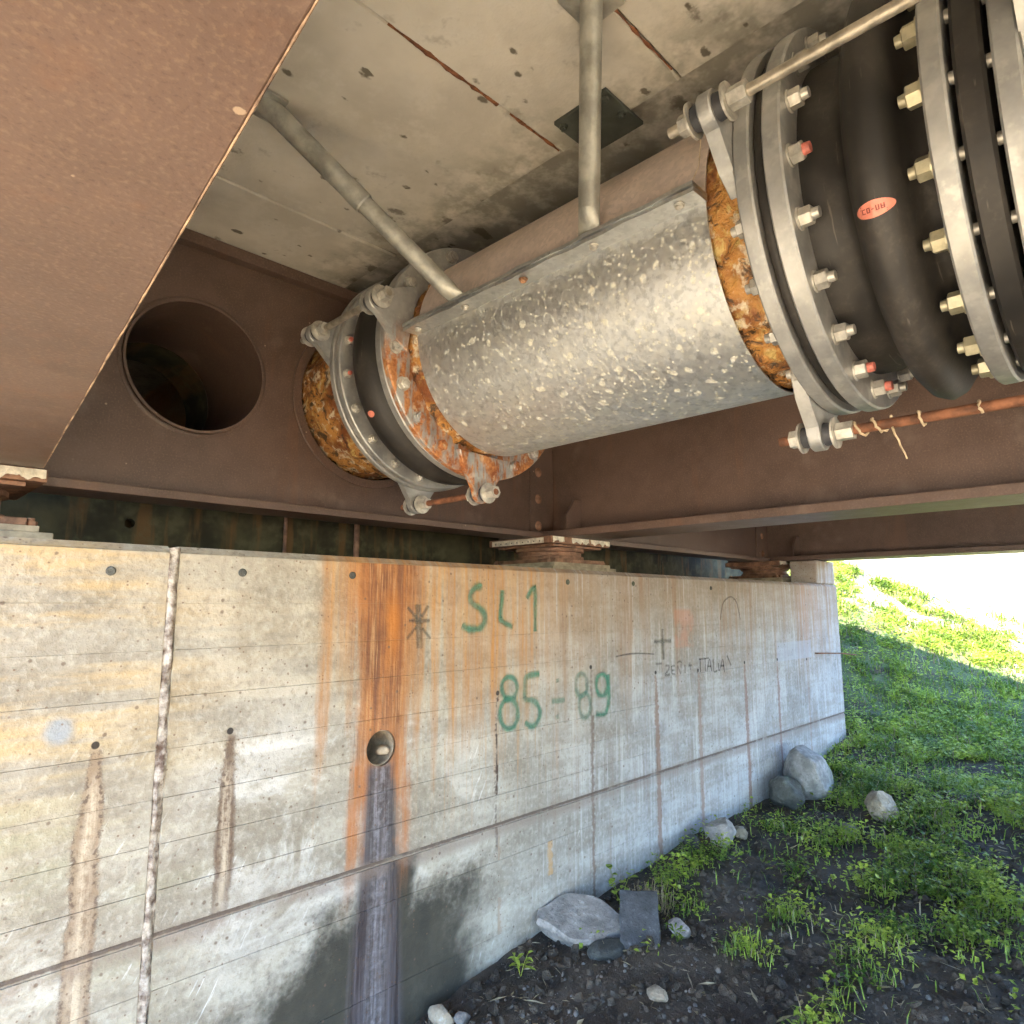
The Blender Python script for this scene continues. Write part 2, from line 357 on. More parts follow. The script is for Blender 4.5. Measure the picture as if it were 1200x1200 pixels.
def mat_spray(name, c, strength):
    """aerosol / marker paint: soft edges from the stroke's own across-width UV, patchy coverage"""
    m = Mat(name); m.pos()
    uv = m.nt.nodes.new('ShaderNodeUVMap'); sp = m.nt.nodes.new('ShaderNodeSeparateXYZ'); m.nt.links.new(uv.outputs[0], sp.inputs[0])
    u = V(m.nt, sp.outputs[0]); n = m.noise(55, 5, 0.65); n2 = m.noise(9, 4, 0.6)
    a = m.sm(1.0, 0.05, (u * 2.0 - 1.0).abs() + (n - 0.5) * 0.6) * m.sm(0.22, 0.55, n2 * 0.6 + n * 0.4) * strength
    m.set('Base Color', c); m.set('Roughness', 0.7); m.set('Alpha', a)
    return m.m

def mat_stone(name, base, pale, moss=0.0):
    m = Mat(name); m.pos()
    a = m.noise(13, 4, 0.68); b = m.noise(60, 3, 0.7); g = m.noise(5, 3, 0.6)
    c = m.mix(m.sm(0.3, 0.7, a), tuple(x * 0.62 for x in base), tuple(x * 1.25 for x in base))
    c = m.mix(m.sm(0.55, 0.68, a * 0.6 + b * 0.4) * 0.75, c, pale)
    c = m.mix(m.sm(0.44, 0.30, b) * 0.6, c, tuple(x * 0.35 for x in base))
    if moss: c = m.mix(m.sm(0.5, 0.6, g) * moss, c, (0.06, 0.075, 0.03))
    m.set('Base Color', c); m.set('Roughness', 0.85); m.bump(a * 0.8 + b * 0.5, 0.8, 0.012)
    return m.m

def mat_rubber():
    m = Mat('black_rubber'); m.pos()
    a = m.noise(6, 4, 0.65); f = m.noise(70, 3, 0.65); sc_ = m.noise(1.0, 3, 0.6, m.scaled(8, 90, 8))
    c = m.mix(m.sm(0.35, 0.7, a), (0.013, 0.012, 0.011), (0.034, 0.030, 0.026))
    c = m.mix(m.sm(0.52, 0.72, a * 0.5 + f * 0.5) * 0.55, c, (0.075, 0.065, 0.054))
    c = m.mix(m.sm(0.66, 0.74, sc_) * 0.5, c, (0.16, 0.14, 0.115))
    m.set('Base Color', c); m.set('Roughness', a * 0.3 + 0.42); m.bump(f, 0.2, 0.003)
    return m.m
def mat_back():
    m = Mat('mossy_shaded_concrete'); m.pos()
    a = m.noise(3.0, 4, 0.65); b = m.noise(12, 4, 0.65); v = m.noise(1.0, 4, 0.6, m.scaled(9, 1, 1.2))
    c = m.mix(m.sm(0.35, 0.65, a), (0.022, 0.021, 0.010), (0.080, 0.072, 0.035))  # mossy, with the shade behind the cross girder darkened into the base
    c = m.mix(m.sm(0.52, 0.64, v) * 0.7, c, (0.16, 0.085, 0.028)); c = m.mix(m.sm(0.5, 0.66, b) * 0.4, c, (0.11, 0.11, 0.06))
    m.set('Base Color', c); m.set('Roughness', 0.9); m.bump(b, 0.5, 0.01)
    return m.m
M = dict(
    wallA=mat_wall('A'), wallB=mat_wall('B'), wallC=mat_wall('C'), slab=mat_slab(), paint=mat_paint('girder_paint'),
    galv=mat_galv('galvanised_sheet', True), galv_s=mat_galv('galvanised_smooth', False), galv_u=mat_galv('galvanised_reflection_tint', False, (1.08, 0.90, 0.83), 0.35, 0.45),  # upper shell tint holds the brown girder's reflection as colour
    flange=mat_flange('zinc_flange', 0), flange_r=mat_flange('rusty_zinc_flange', 1.0),
    foam=mat_foam(), soil=mat_soil(),
    rubber=mat_rubber(),
    bush=simple('bush_rubber', (0.045, 0.047, 0.055), 0.6, 0, 0.3, 20),
    bolt=simple('zinc_bolt', (0.50, 0.485, 0.44), 0.42, 0.55, 0.3, 30),
    bolt_y=simple('yellow_zinc_bolt', (0.48, 0.445, 0.31), 0.42, 0.55, 0.25, 30),
    red=simple('red_marking_paint', (0.50, 0.15, 0.115), 0.55, 0, 0.4, 60),
    label_red=simple('label_red', (0.72, 0.24, 0.17), 0.5, 0, 0.15, 60),
    ink=simple('label_ink', (0.22, 0.05, 0.04), 0.6, 0, 0.1, 60),
    rustbar=simple('rusty_rod', (0.18, 0.075, 0.038), 0.8, 0.1, 0.5, 26, 0.4),
    rod=simple('zinc_rod', (0.42, 0.38, 0.31), 0.45, 0.6, 0.3, 26, 0.2),
    strut=simple('galvanised_tube', (0.40, 0.40, 0.36), 0.5, 0.55, 0.28, 14, 0.25),
    plate=simple('dark_anchor_plate', (0.075, 0.085, 0.075), 0.6, 0.3, 0.3, 10, 0.2),
    rusty=simple('flaking_rust', (0.30, 0.16, 0.085), 0.85, 0.0, 0.55, 22, 0.6),
    rust_line=simple('rust_seam', (0.19, 0.075, 0.035), 0.9, 0.0, 0.5, 40, 0.5),
    edge=simple('edge_corrosion', (0.34, 0.235, 0.155), 0.9, 0.0, 0.5, 20, 0.7, (0.10, 0.062, 0.045)),
    peel=simple('peeling_white_primer', (0.68, 0.62, 0.50), 0.8, 0.0, 0.25, 30, 0.5),
    pot=simple('bearing_steel', (0.26, 0.14, 0.085), 0.7, 0.15, 0.45, 16, 0.4),
    base=simple('grout_plate', (0.40, 0.33, 0.23), 0.85, 0.0, 0.3, 14, 0.4),
    sealant=simple('joint_crust', (0.43, 0.38, 0.32), 0.95, 0.0, 0.3, 30, 0.9, (0.10, 0.06, 0.042)),
    pipe_in=simple('drain_concrete', (0.34, 0.27, 0.19), 0.7, 0, 0.4, 25, 0.4),
    back=mat_back(),
    rock=mat_stone('grey_stone', (0.31, 0.275, 0.245), (0.56, 0.53, 0.50), 0),
    rock_b=mat_stone('blue_grey_stone', (0.27, 0.26, 0.25), (0.46, 0.45, 0.44), 0.3),
    rock_d=mat_stone('dark_green_stone', (0.075, 0.075, 0.066), (0.2, 0.2, 0.19), 0.5),
    rock_p=mat_stone('pale_stone', (0.33, 0.265, 0.19), (0.52, 0.47, 0.4), 0),
    pebble=simple('pebble_stone', (0.125, 0.11, 0.095), 0.7, 0, 0.7, 14, 0.3),
    slabstone=mat_stone('slate_paver', (0.085, 0.085, 0.088), (0.26, 0.26, 0.27), 0),
    grass=mat_leaf('grass_blade', (0.06, 0.13, 0.016), (0.38, 0.50, 0.075), 0.4),
    weed=mat_leaf('weed_leaf', (0.07, 0.15, 0.016), (0.50, 0.59, 0.085), 0.45),
    straw=mat_leaf('dry_grass', (0.22, 0.17, 0.09), (0.38, 0.31, 0.18), 0.2),
    root=simple('dry_root', (0.55, 0.43, 0.28), 0.8, 0, 0.3, 40, 0.3),
    road=simple('asphalt', (0.05, 0.05, 0.05), 0.9),
    green=mat_spray('green_aerosol', (0.045, 0.23, 0.145), 0.66), greenf=mat_spray('green_aerosol_faded', (0.06, 0.24, 0.16), 0.46),
    grey=mat_spray('grey_marker', (0.12, 0.11, 0.085), 0.55), violet=mat_spray('violet_marker', (0.10, 0.08, 0.10), 0.65),
    faint=mat_spray('faint_marker', (0.12, 0.10, 0.10), 0.5),
)
def mat_water():
    m = Mat('ground_water'); m.set('Base Color', (0.012, 0.013, 0.015)); m.set('Roughness', 0.06)
    m.bump(m.noise(9, 3), 0.08, 0.01); return m.m
M['water'] = mat_water()

# ----------------------------------------------------------------------------
# geometry helpers
# ----------------------------------------------------------------------------
def empty(name, loc, label, cat, group=None, rotz=0.0):
    o = bpy.data.objects.new(name, None); col.objects.link(o); o.empty_display_size = 0.1
    o.location = loc; o.rotation_euler = (0, 0, rotz); o['label'] = label; o['category'] = cat
    if group: o['group'] = group
    return o
def world_of(o):
    m = Matrix.Translation(o.location) @ o.rotation_euler.to_matrix().to_4x4()
    if o.parent: m = world_of(o.parent) @ o.matrix_parent_inverse @ m
    return m
def attach(o, parent, keep=True):
    if parent is None: return o
    o.parent = parent
    o.matrix_parent_inverse = world_of(parent).inverted() if keep else Matrix()
    return o
def mesh_of(name, bm, mats, smooth=False, recalc=True):
    if recalc: bmesh.ops.recalc_face_normals(bm, faces=bm.faces)
    me = bpy.data.meshes.new(name); bm.to_mesh(me); bm.free()
    for m in (mats if isinstance(mats, (list, tuple)) else [mats]): me.materials.append(m)
    if smooth:
        me.polygons.foreach_set('use_smooth', [True] * len(me.polygons))
        if smooth != True: me.set_sharp_from_angle(angle=math.radians(smooth))
    return me
def obj(name, bm, mats, parent=None, smooth=False, keep=True):
    o = bpy.data.objects.new(name, mesh_of(name, bm, mats, smooth)); col.objects.link(o)
    return attach(o, parent, keep)
def inst(name, me, loc, parent, rot=None):
    o = bpy.data.objects.new(name, me); col.objects.link(o); o.location = loc
    if rot is not None: o.rotation_euler = rot
    return attach(o, parent)
def tag(o, label, cat=None, group=None, kind=None):
    if label: o['label'] = label
    if cat: o['category'] = cat
    if group: o['group'] = group
    if kind: o['kind'] = kind
    return o
def box(bm, x0, x1, y0, y1, z0, z1, bev=0.0, mat=0):
    vs = [bm.verts.new((x, y, z)) for z in (z0, z1) for y in (y0, y1) for x in (x0, x1)]
    fs = [bm.faces.new([vs[i] for i in f]) for f in ((0, 2, 3, 1), (4, 5, 7, 6), (0, 1, 5, 4), (2, 6, 7, 3), (0, 4, 6, 2), (1, 3, 7, 5))]
    for f in fs: f.material_index = mat
    if bev:
        es = list({e for f in fs for e in f.edges})
        bmesh.ops.bevel(bm, geom=es, offset=bev, segments=2, affect='EDGES', profile=0.5)
    return vs
def bxo(name, dims, mat, parent, bev=0.0, smooth=False):
    bm = bmesh.new(); box(bm, *dims, bev=bev); return obj(name, bm, mat, parent, smooth)
def prism(bm, pts, axis, a0, a1, mat=0):
    """polygon pts in the two remaining axes, extruded along axis"""
    def P(p, a): return {0: (a, p[0], p[1]), 1: (p[0], a, p[1]), 2: (p[0], p[1], a)}[axis]
    A = [bm.verts.new(P(p, a0)) for p in pts]; B = [bm.verts.new(P(p, a1)) for p in pts]
    n = len(pts); fs = [bm.faces.new(A), bm.faces.new(B[::-1])]
    fs += [bm.faces.new((A[i], A[(i + 1) % n], B[(i + 1) % n], B[i])) for i in range(n)]
    for f in fs: f.material_index = mat
    return fs
def lathe(bm, prof, cx=0.0, cz=0.0, seg=64, closed=False, a0=0.0, a1=360.0, mat=0, jit=None):
    """profile of (y, r) turned about the Y axis through (cx, cz); closed joins last to first"""
    full = abs(a1 - a0) > 359.9; na = seg if full else seg + 1
    rings = []
    for (y, r) in prof:
        ring = []
        for i in range(na):
            a = math.radians(a0 + (a1 - a0) * i / seg); yy, rr = (y, r) if jit is None else jit(y, r, a)
            ring.append(bm.verts.new((cx + rr * math.cos(a), yy, cz + rr * math.sin(a))))
        rings.append(ring)
    np_ = len(prof)
    for k in range(np_ if closed else np_ - 1):
        A, B = rings[k], rings[(k + 1) % np_]
        for i in range(seg):
            j = (i + 1) % na
            f = bm.faces.new((A[i], A[j], B[j], B[i])); f.material_index = mat
    return rings
def ring_prof(y0, y1, ri, ro, ch=0.004):
    return [(y0, ri), (y0, ro - ch), (y0 + ch, ro), (y1 - ch, ro), (y1, ro - ch), (y1, ri)]
def cyl(bm, p0, p1, r0, r1=None, seg=16, mat=0, cap=True):
    p0, p1 = Vector(p0), Vector(p1); r1 = r0 if r1 is None else r1
    d = (p1 - p0).normalized(); q = d.to_track_quat('Z', 'Y')
    A, B = [], []
    for i in range(seg):
        a = 2 * math.pi * i / seg; o = Vector((math.cos(a), math.sin(a), 0))
        A.append(bm.verts.new(p0 + q @ (o * r0))); B.append(bm.verts.new(p1 + q @ (o * r1)))
    fs = [bm.faces.new((A[i], A[(i + 1) % seg], B[(i + 1) % seg], B[i])) for i in range(seg)]
    if cap: fs += [bm.faces.new(A[::-1]), bm.faces.new(B)]
    for f in fs: f.material_index = mat
def tube_path(bm, pts, r, seg=8, taper=1.0):
    pts = [Vector(p) for p in pts]; rings = []
    for i, p in enumerate(pts):
        d = (pts[min(i + 1, len(pts) - 1)] - pts[max(i - 1, 0)]).normalized(); q = d.to_track_quat('Z', 'Y')
        rr = r * (1 + (taper - 1) * i / (len(pts) - 1))
        rings.append([bm.verts.new(p + q @ Vector((rr * math.cos(2 * math.pi * k / seg), rr * math.sin(2 * math.pi * k / seg), 0))) for k in range(seg)])
    for A, B in zip(rings, rings[1:]):
        for k in range(seg): bm.faces.new((A[k], A[(k + 1) % seg], B[(k + 1) % seg], B[k]))
    bm.faces.new(rings[0][::-1]); bm.faces.new(rings[-1])
def hole_plate(bm, x0, x1, z0, z1, cx, cz, r, y0, y1, seg=64, inner=True):
    """rectangular plate in the XZ plane between y0 and y1 with one round hole"""
    ang = [2 * math.pi * i / seg for i in range(seg)] + [math.atan2(z - cz, x - cx) % (2 * math.pi) for x in (x0, x1) for z in (z0, z1)]
    ang = sorted(set(round(a, 6) for a in ang))
    def rect(a):
        c, s = math.cos(a), math.sin(a)
        t = min(((x1 - cx) / c if c > 1e-9 else (x0 - cx) / c if c < -1e-9 else 1e9), ((z1 - cz) / s if s > 1e-9 else (z0 - cz) / s if s < -1e-9 else 1e9))
        return cx + c * t, cz + s * t
    L = []
    for a in ang:
        rx, rz = rect(a); hx, hz = cx + r * math.cos(a), cz + r * math.sin(a)
        L.append([bm.verts.new(p) for p in ((rx, y0, rz), (hx, y0, hz), (hx, y1, hz), (rx, y1, rz))])
    n = len(L)
    for i in range(n):
        A, B = L[i], L[(i + 1) % n]
        bm.faces.new((A[0], B[0], B[1], A[1])); bm.faces.new((A[2], B[2], B[3], A[3])); bm.faces.new((A[3], B[3], B[0], A[0]))
        if inner: bm.faces.new((A[1], B[1], B[2], A[2]))
# smooth value noise on numpy arrays
def vnoise(x, y, seed=0):
    xi, yi = np.floor(x).astype(np.int64), np.floor(y).astype(np.int64); xf, yf = x - xi, y - yi
    def h(a, b):
        n = (a * 374761393 + b * 668265263 + seed * 1442695041) & 0x7fffffff
        n = ((n ^ (n >> 13)) * 1274126177) & 0x7fffffff
        return ((n ^ (n >> 16)) & 0xffff) / 65535.0
    u, v = xf * xf * (3 - 2 * xf), yf * yf * (3 - 2 * yf)
    return (h(xi, yi) * (1 - u) + h(xi + 1, yi) * u) * (1 - v) + (h(xi, yi + 1) * (1 - u) + h(xi + 1, yi + 1) * u) * v
def fbm(x, y, o=4, seed=0):
    s, a, t = 0, 1.0, 0
    for k in range(o): s = s + a * vnoise(x * 2 ** k, y * 2 ** k, seed + k); t += a; a *= 0.5
    return s / t

# ----------------------------------------------------------------------------
# ground, water
# ----------------------------------------------------------------------------
def zg(X, Y):
    X = np.asarray(X, float); Y = np.asarray(Y, float)
    a = -1.60 + 0.055 * np.clip(X, -3, 14); b = -0.76 + 0.30 * (X - 9.5) + 0.42 * (np.clip(Y, -6, 14) - 1.18)
    b = np.minimum(b, 6.0 - 1.0 / (1 + np.exp(-(X - 30) / 5)))
    k = 0.15; m = np.maximum(a, b); z = m + k * np.log(np.exp((a - m) / k) + np.exp((b - m) / k))
    near = np.exp(-((X - 4) ** 2 / 40 + (Y - 1) ** 2 / 20))
    z = z + (fbm(X * 1.3, Y * 1.3, 4, 3) - 0.5) * 0.10 * (0.4 + near) + (fbm(X * 7, Y * 7, 4, 9) - 0.5) * 0.055 * near
    z = z + (fbm(X * 0.5, Y * 0.5, 3, 5) - 0.5) * 0.5 * np.clip((X - 7) / 4, 0, 1)
    # soil heaped a little against the wall, wet gully under the drain
    g = np.exp(-((X - 1.45) ** 2 / 0.10 + (Y - 2.1) ** 2 / 0.5)); z = z - 0.09 * g - 0.16 * np.clip((1.35 - X) / 0.8, 0, 1) * np.exp(-((Y - 1.9) ** 2) / 0.7)
    return z
def axis_pts(lo, a, b, hi, step):
    mid = np.arange(a, b, step); L = [a]; s = step
    while L[-1] > lo: s *= 1.25; L.append(max(lo, L[-1] - s))
    R = [b]; s = step
    while R[-1] < hi: s *= 1.25; R.append(min(hi, R[-1] + s))
    return np.concatenate([np.array(L[:0:-1]), mid, np.array(R)])
gx, gy = axis_pts(-400, 0.6, 9.0, 500, 0.045), axis_pts(-400, -0.4, 3.6, 400, 0.045)
GX, GY = np.meshgrid(gx, gy); GZ = zg(GX, GY)
nx, ny = len(gx), len(gy)
idx = np.arange(nx * ny).reshape(ny, nx)
faces = np.stack([idx[:-1, :-1], idx[:-1, 1:], idx[1:, 1:], idx[1:, :-1]], -1).reshape(-1, 4)
me = bpy.data.meshes.new('ground'); me.from_pydata(np.stack([GX, GY, GZ], -1).reshape(-1, 3).tolist(), [], faces.tolist())
me.materials.append(M['soil']); me.polygons.foreach_set('use_smooth', [True] * len(me.polygons))
ground = bpy.data.objects.new('ground', me); col.objects.link(ground)
tag(ground, 'dark damp soil sloping up to a grassy bank beside the abutment', None, None, 'structure')
bm = bmesh.new()
pw = [(0.6, 2.19), (1.78, 2.19), (1.72, 2.05), (1.60, 1.93), (1.50, 1.75), (1.25, 1.6), (0.9, 1.55), (0.6, 1.6)]
bm.faces.new([bm.verts.new((x, y, -1.578)) for x, y in pw])
water = obj('water', bm, M['water']); tag(water, 'dark puddle at the foot of the wall under the drain', None, None, 'structure')
if water.data.polygons[0].normal.z < 0: water.data.flip_normals()

# ----------------------------------------------------------------------------
# abutment wall
# ----------------------------------------------------------------------------
YW = 2.2
TOP = 0.162; LEDGE = 0.182
WX0, WX1 = -3.2, 6.44
HX, HZ, HR = 1.512, -0.540, 0.066
wall = empty('abutment_wall', (2.5, 2.6, -1.9), 'stained board-marked concrete abutment wall with a drain hole and green graffiti', 'wall')
bm = bmesh.new()
YB = YW + 0.007
SQ = (HX - 0.12, HX + 0.12, -0.70, -0.43)
box(bm, WX0, SQ[0], YB, 3.6, -2.4, LEDGE - 0.02); box(bm, SQ[1], WX1, YB, 3.6, -2.4, LEDGE - 0.02)
box(bm, SQ[0], SQ[1], YB, 3.6, SQ[3], LEDGE - 0.02); box(bm, SQ[0], SQ[1], YB, 3.6, -2.4, SQ[2]); box(bm, SQ[0], SQ[1], 3.0, 3.6, SQ[2], SQ[3])
obj('wall_core', bm, M['wallC'], wall)
# ledge cap with a chamfered arris, in two lengths split at the movement joint
JX = 0.726
for (a, b) in ((WX0, JX - 0.015), (JX + 0.015, WX1 - 0.003)):
    bm = bmesh.new(); prism(bm, [(YW, TOP), (YW + 0.022, LEDGE), (3.6, LEDGE), (3.6, LEDGE - 0.019), (YB + 0.0005, LEDGE - 0.019), (YB + 0.0005, TOP)], 0, a, b)
    obj('ledge_cap', bm, M['wallA' if b < 1 else 'wallC'], wall)
# panels left by the form boards
rows = [TOP - 0.0015, 0.005, -0.137, -0.277, -0.43, -0.570, -0.700, -0.828, -0.944, -0.962, -1.10, -1.25, -1.40, -1.60, -2.3]
cols_by = {0: [2.9, 4.9], 1: [2.45, 3.62, 5.1], 2: [1.98, 3.2, 4.35, 5.6], 3: [2.78, 3.90, 5.05], 4: [2.12, 3.40, 4.53], 5: [2.125, 2.8, 3.41, 3.89, 4.54, 5.08], 6: [2.13, 3.41, 4.54, 5.07], 7: [2.12, 2.8, 3.40, 4.54],
           9: [2.13, 3.41, 4.55], 10: [2.8, 3.89, 5.07], 11: [2.13, 3.41, 4.54], 12: [2.8, 4.2], 13: []}
GAP = 0.00035
rr = random.Random(3)
for k in range(len(rows) - 1):
    if k == 8: continue                                  # the recessed construction joint
    z1, z0 = rows[k] - GAP, rows[k + 1] + GAP
    xs = [WX0 + 0.002, -1.2 + 0.3 * (k % 3), JX - 0.015, JX + 0.015] + ([1.33] if False else []) + cols_by.get(k, []) + [WX1 - 0.004]
    spans = []
    for a, b in zip(xs, xs[1:]):
        if abs(a - (JX - 0.015)) < 1e-6: continue
        spans.append((a, b))
    for (a, b) in spans:
        if k in (4, 5) and a < HX < b:                    # leave the square round the drain open
            todo = [(a, SQ[0]), (SQ[1], b)]
            if k == 4 and z1 > SQ[3]: pass
        else: todo = [(a, b)]
        for (p, q) in todo:
            bm = bmesh.new(); pr = rr.uniform(-0.0012, 0.0009)
            g0, g1 = rr.choice((0, 0.0003, 0.0005)), rr.choice((0, 0.0003, 0.0006)); box(bm, p + GAP * 0.7, q - GAP * 0.7, YW + pr, YB - 0.001, z0 - 0.00030 + g0, z1 + 0.00030 - g1)
            es = [e for e in bm.edges if all(v.co.y < YW + 0.01 for v in e.verts)]
            bmesh.ops.bevel(bm, geom=es, offset=0.0007, segments=1, affect='EDGES')
            obj('concrete_panel', bm, M['wallA' if q < 0.75 else 'wallB' if p < 1.9 else 'wallC'], wall)
bm = bmesh.new(); hole_plate(bm, SQ[0] + 0.001, SQ[1] - 0.001, SQ[2] + 0.001, SQ[3] - 0.001, HX, HZ, HR, YW + 0.0004, YB - 0.001)
tag(obj('drain_surround', bm, M['wallB'], wall), 'rust-run concrete panel around the drain mouth')
bm = bmesh.new(); lathe(bm, [(YW + 0.012, HR - 0.001), (YW + 0.012, HR - 0.004), (YW + 0.62, HR - 0.004)], HX, HZ, 40)
dp = obj('drain_pipe', bm, M['pipe_in'], wall, 40)
# broken lump stuck in the drain mouth
def rock_bm(seed, size, sub=3, cuts=9, amp=0.16):
    r = random.Random(seed); bm = bmesh.new(); bmesh.ops.create_icosphere(bm, subdivisions=sub, radius=1.0)
    off = Vector((r.uniform(0, 99), r.uniform(0, 99), r.uniform(0, 99)))
    from mathutils import noise as mn
    planes = []
    for _ in range(cuts):
        n = Vector((r.gauss(0, 1), r.gauss(0, 1), r.gauss(0, 1))).normalized(); planes.append((n, r.uniform(0.55, 0.88)))
    for v in bm.verts:
        p = v.co.copy()
        for n, d in planes:
            t = p.dot(n)
            if t > d: p -= n * (t - d) * 0.92
        p *= 1 + amp * mn.fractal(p * 2.2 + off, 1.0, 2.0, 4) * 0.6
        v.co = Vector((p.x * size[0], p.y * size[1], p.z * size[2]))
    return bm
bm = rock_bm(41, (0.026, 0.035, 0.024), 3)
for v in bm.verts: v.co += Vector((HX + 0.035, YW + 0.045, HZ - 0.022))
obj('mortar_lump', bm, M['pipe_in'], dp, 40)
# movement joint filler: rough crusted bead in a vertical slot
bm = bmesh.new(); prevr = None; N = 260
for i in range(N + 1):
    z = LEDGE - 0.006 - (LEDGE + 1.7) * i / N; ring = []
    for k in range(7):
        t = k / 6; w = 0.0170 * (1 + 0.25 * (fbm(np.array([i * 0.35]), np.array([k * 2.0]), 2, 21)[0] - 0.5))
        bul = math.sin(math.pi * t) * 0.012 + (fbm(np.array([i * 0.11]), np.array([k * 0.5 + 40]), 5, 23)[0] - 0.5) * 0.030
        ring.append(bm.verts.new((JX - w + 2 * w * t, YW + 0.0065 - bul, z)))
    if prevr:
        for k in range(6): bm.faces.new((prevr[k], prevr[k + 1], ring[k + 1], ring[k]))
    prevr = ring
tag(obj('joint_sealant', bm, M['sealant'], wall, True), 'crusted white and brown filler in the vertical joint')
# crusty fillet in the horizontal construction joint
for (xa, xb) in ((WX0 + 0.01, JX - 0.014), (JX + 0.014, WX1 - 0.01)):
    bm = bmesh.new(); prevr = None; n = int((xb - xa) / 0.02)
    for i in range(n + 1):
        x = xa + (xb - xa) * i / n; ring = []
        for k in range(5):
            t = k / 4; d = 0.0050 - 0.003 * math.sin(math.pi * t) + (fbm(np.array([x * 22]), np.array([k * 1.1]), 3, 31)[0] - 0.5) * 0.010
            ring.append(bm.verts.new((x, YW + d, -0.9425 - 0.0205 * t)))
        if prevr:
            for k in range(4): bm.faces.new((prevr[k], prevr[k + 1], ring[k + 1], ring[k]))
        prevr = ring
    obj('joint_crust', bm, M['wallA' if xb < 1 else 'wallC'], wall, True)
# grey plugs of the form ties
bm = bmesh.new(); lathe(bm, [(-0.004, 0.0001), (-0.005, 0.010), (-0.002, 0.0135), (0.002, 0.0140)], 0, 0, 18)
plug = mesh_of('tie_plug', bm, M['rock_d'], 40)
for (x, z) in ((0.553, 0.098), (0.941, 0.106), (1.36, 0.11), (2.62, 0.115), (3.2, 0.12), (4.1, 0.11)): inst('tie_plug', plug, (x, YW - 0.001, z), wall)
# rear wall of the bearing shelf, cheek block at the right end
HB = (0.889, 0.363, 0.022)
bm = bmesh.new(); hole_plate(bm, 0.60, 1.26, LEDGE - 0.01, 0.55, HB[0], HB[1], HB[2], 3.3, 3.36, 24)
hole_plate(bm, 0.60, 1.26, 0.60, 1.30, 0.930, 0.950, 0.2615, 3.3, 3.59, 64)
box(bm, WX0, 0.60, 3.3, 3.6, LEDGE - 0.01, 1.49); box(bm, 1.26, 7.2, 3.3, 3.6, LEDGE - 0.01, 1.49)
box(bm, 0.60, 1.26, 3.3, 3.6, 0.55, 0.60); box(bm, 0.60, 1.26, 3.3, 3.6, 1.30, 1.49); box(bm, 0.60, 1.26, 3.42, 3.6, LEDGE - 0.01, 0.55)
tag(obj('back_wall', bm, M['back'], wall), 'mossy rear wall behind the bearing shelf')
for (xx, w) in ((1.62, 0.010), (2.05, 0.016)):
    bm = bmesh.new(); cyl(bm, (xx, 3.285, LEDGE), (xx, 3.285, 1.4), w, seg=8); obj('conduit', bm, M['pot'], wall, 40)
bm = bmesh.new(); box(bm, 6.0, WX1 - 0.022, YW + 0.004, 2.44, LEDGE + 0.002, 0.388, 0.012)
tag(obj('cheek_wall', bm, M['wallC'], wall), 'pale concrete cheek block at the end of the bearing shelf')
bm = bmesh.new(); box(bm, WX0, 0.60, 3.605, 12.0, -2.4, 1.49); box(bm, 1.26, 6.9, 3.605, 12.0, -2.4, 1.49); box(bm, 0.60, 1.26, 3.605, 12.0, -2.4, 0.60); box(bm, 0.60, 1.26, 3.605, 12.0, 1.30, 1.49); box(bm, 0.60, 1.26, 6.0, 12.0, 0.60, 1.30); obj('wing_block', bm, M['wallC'], wall)

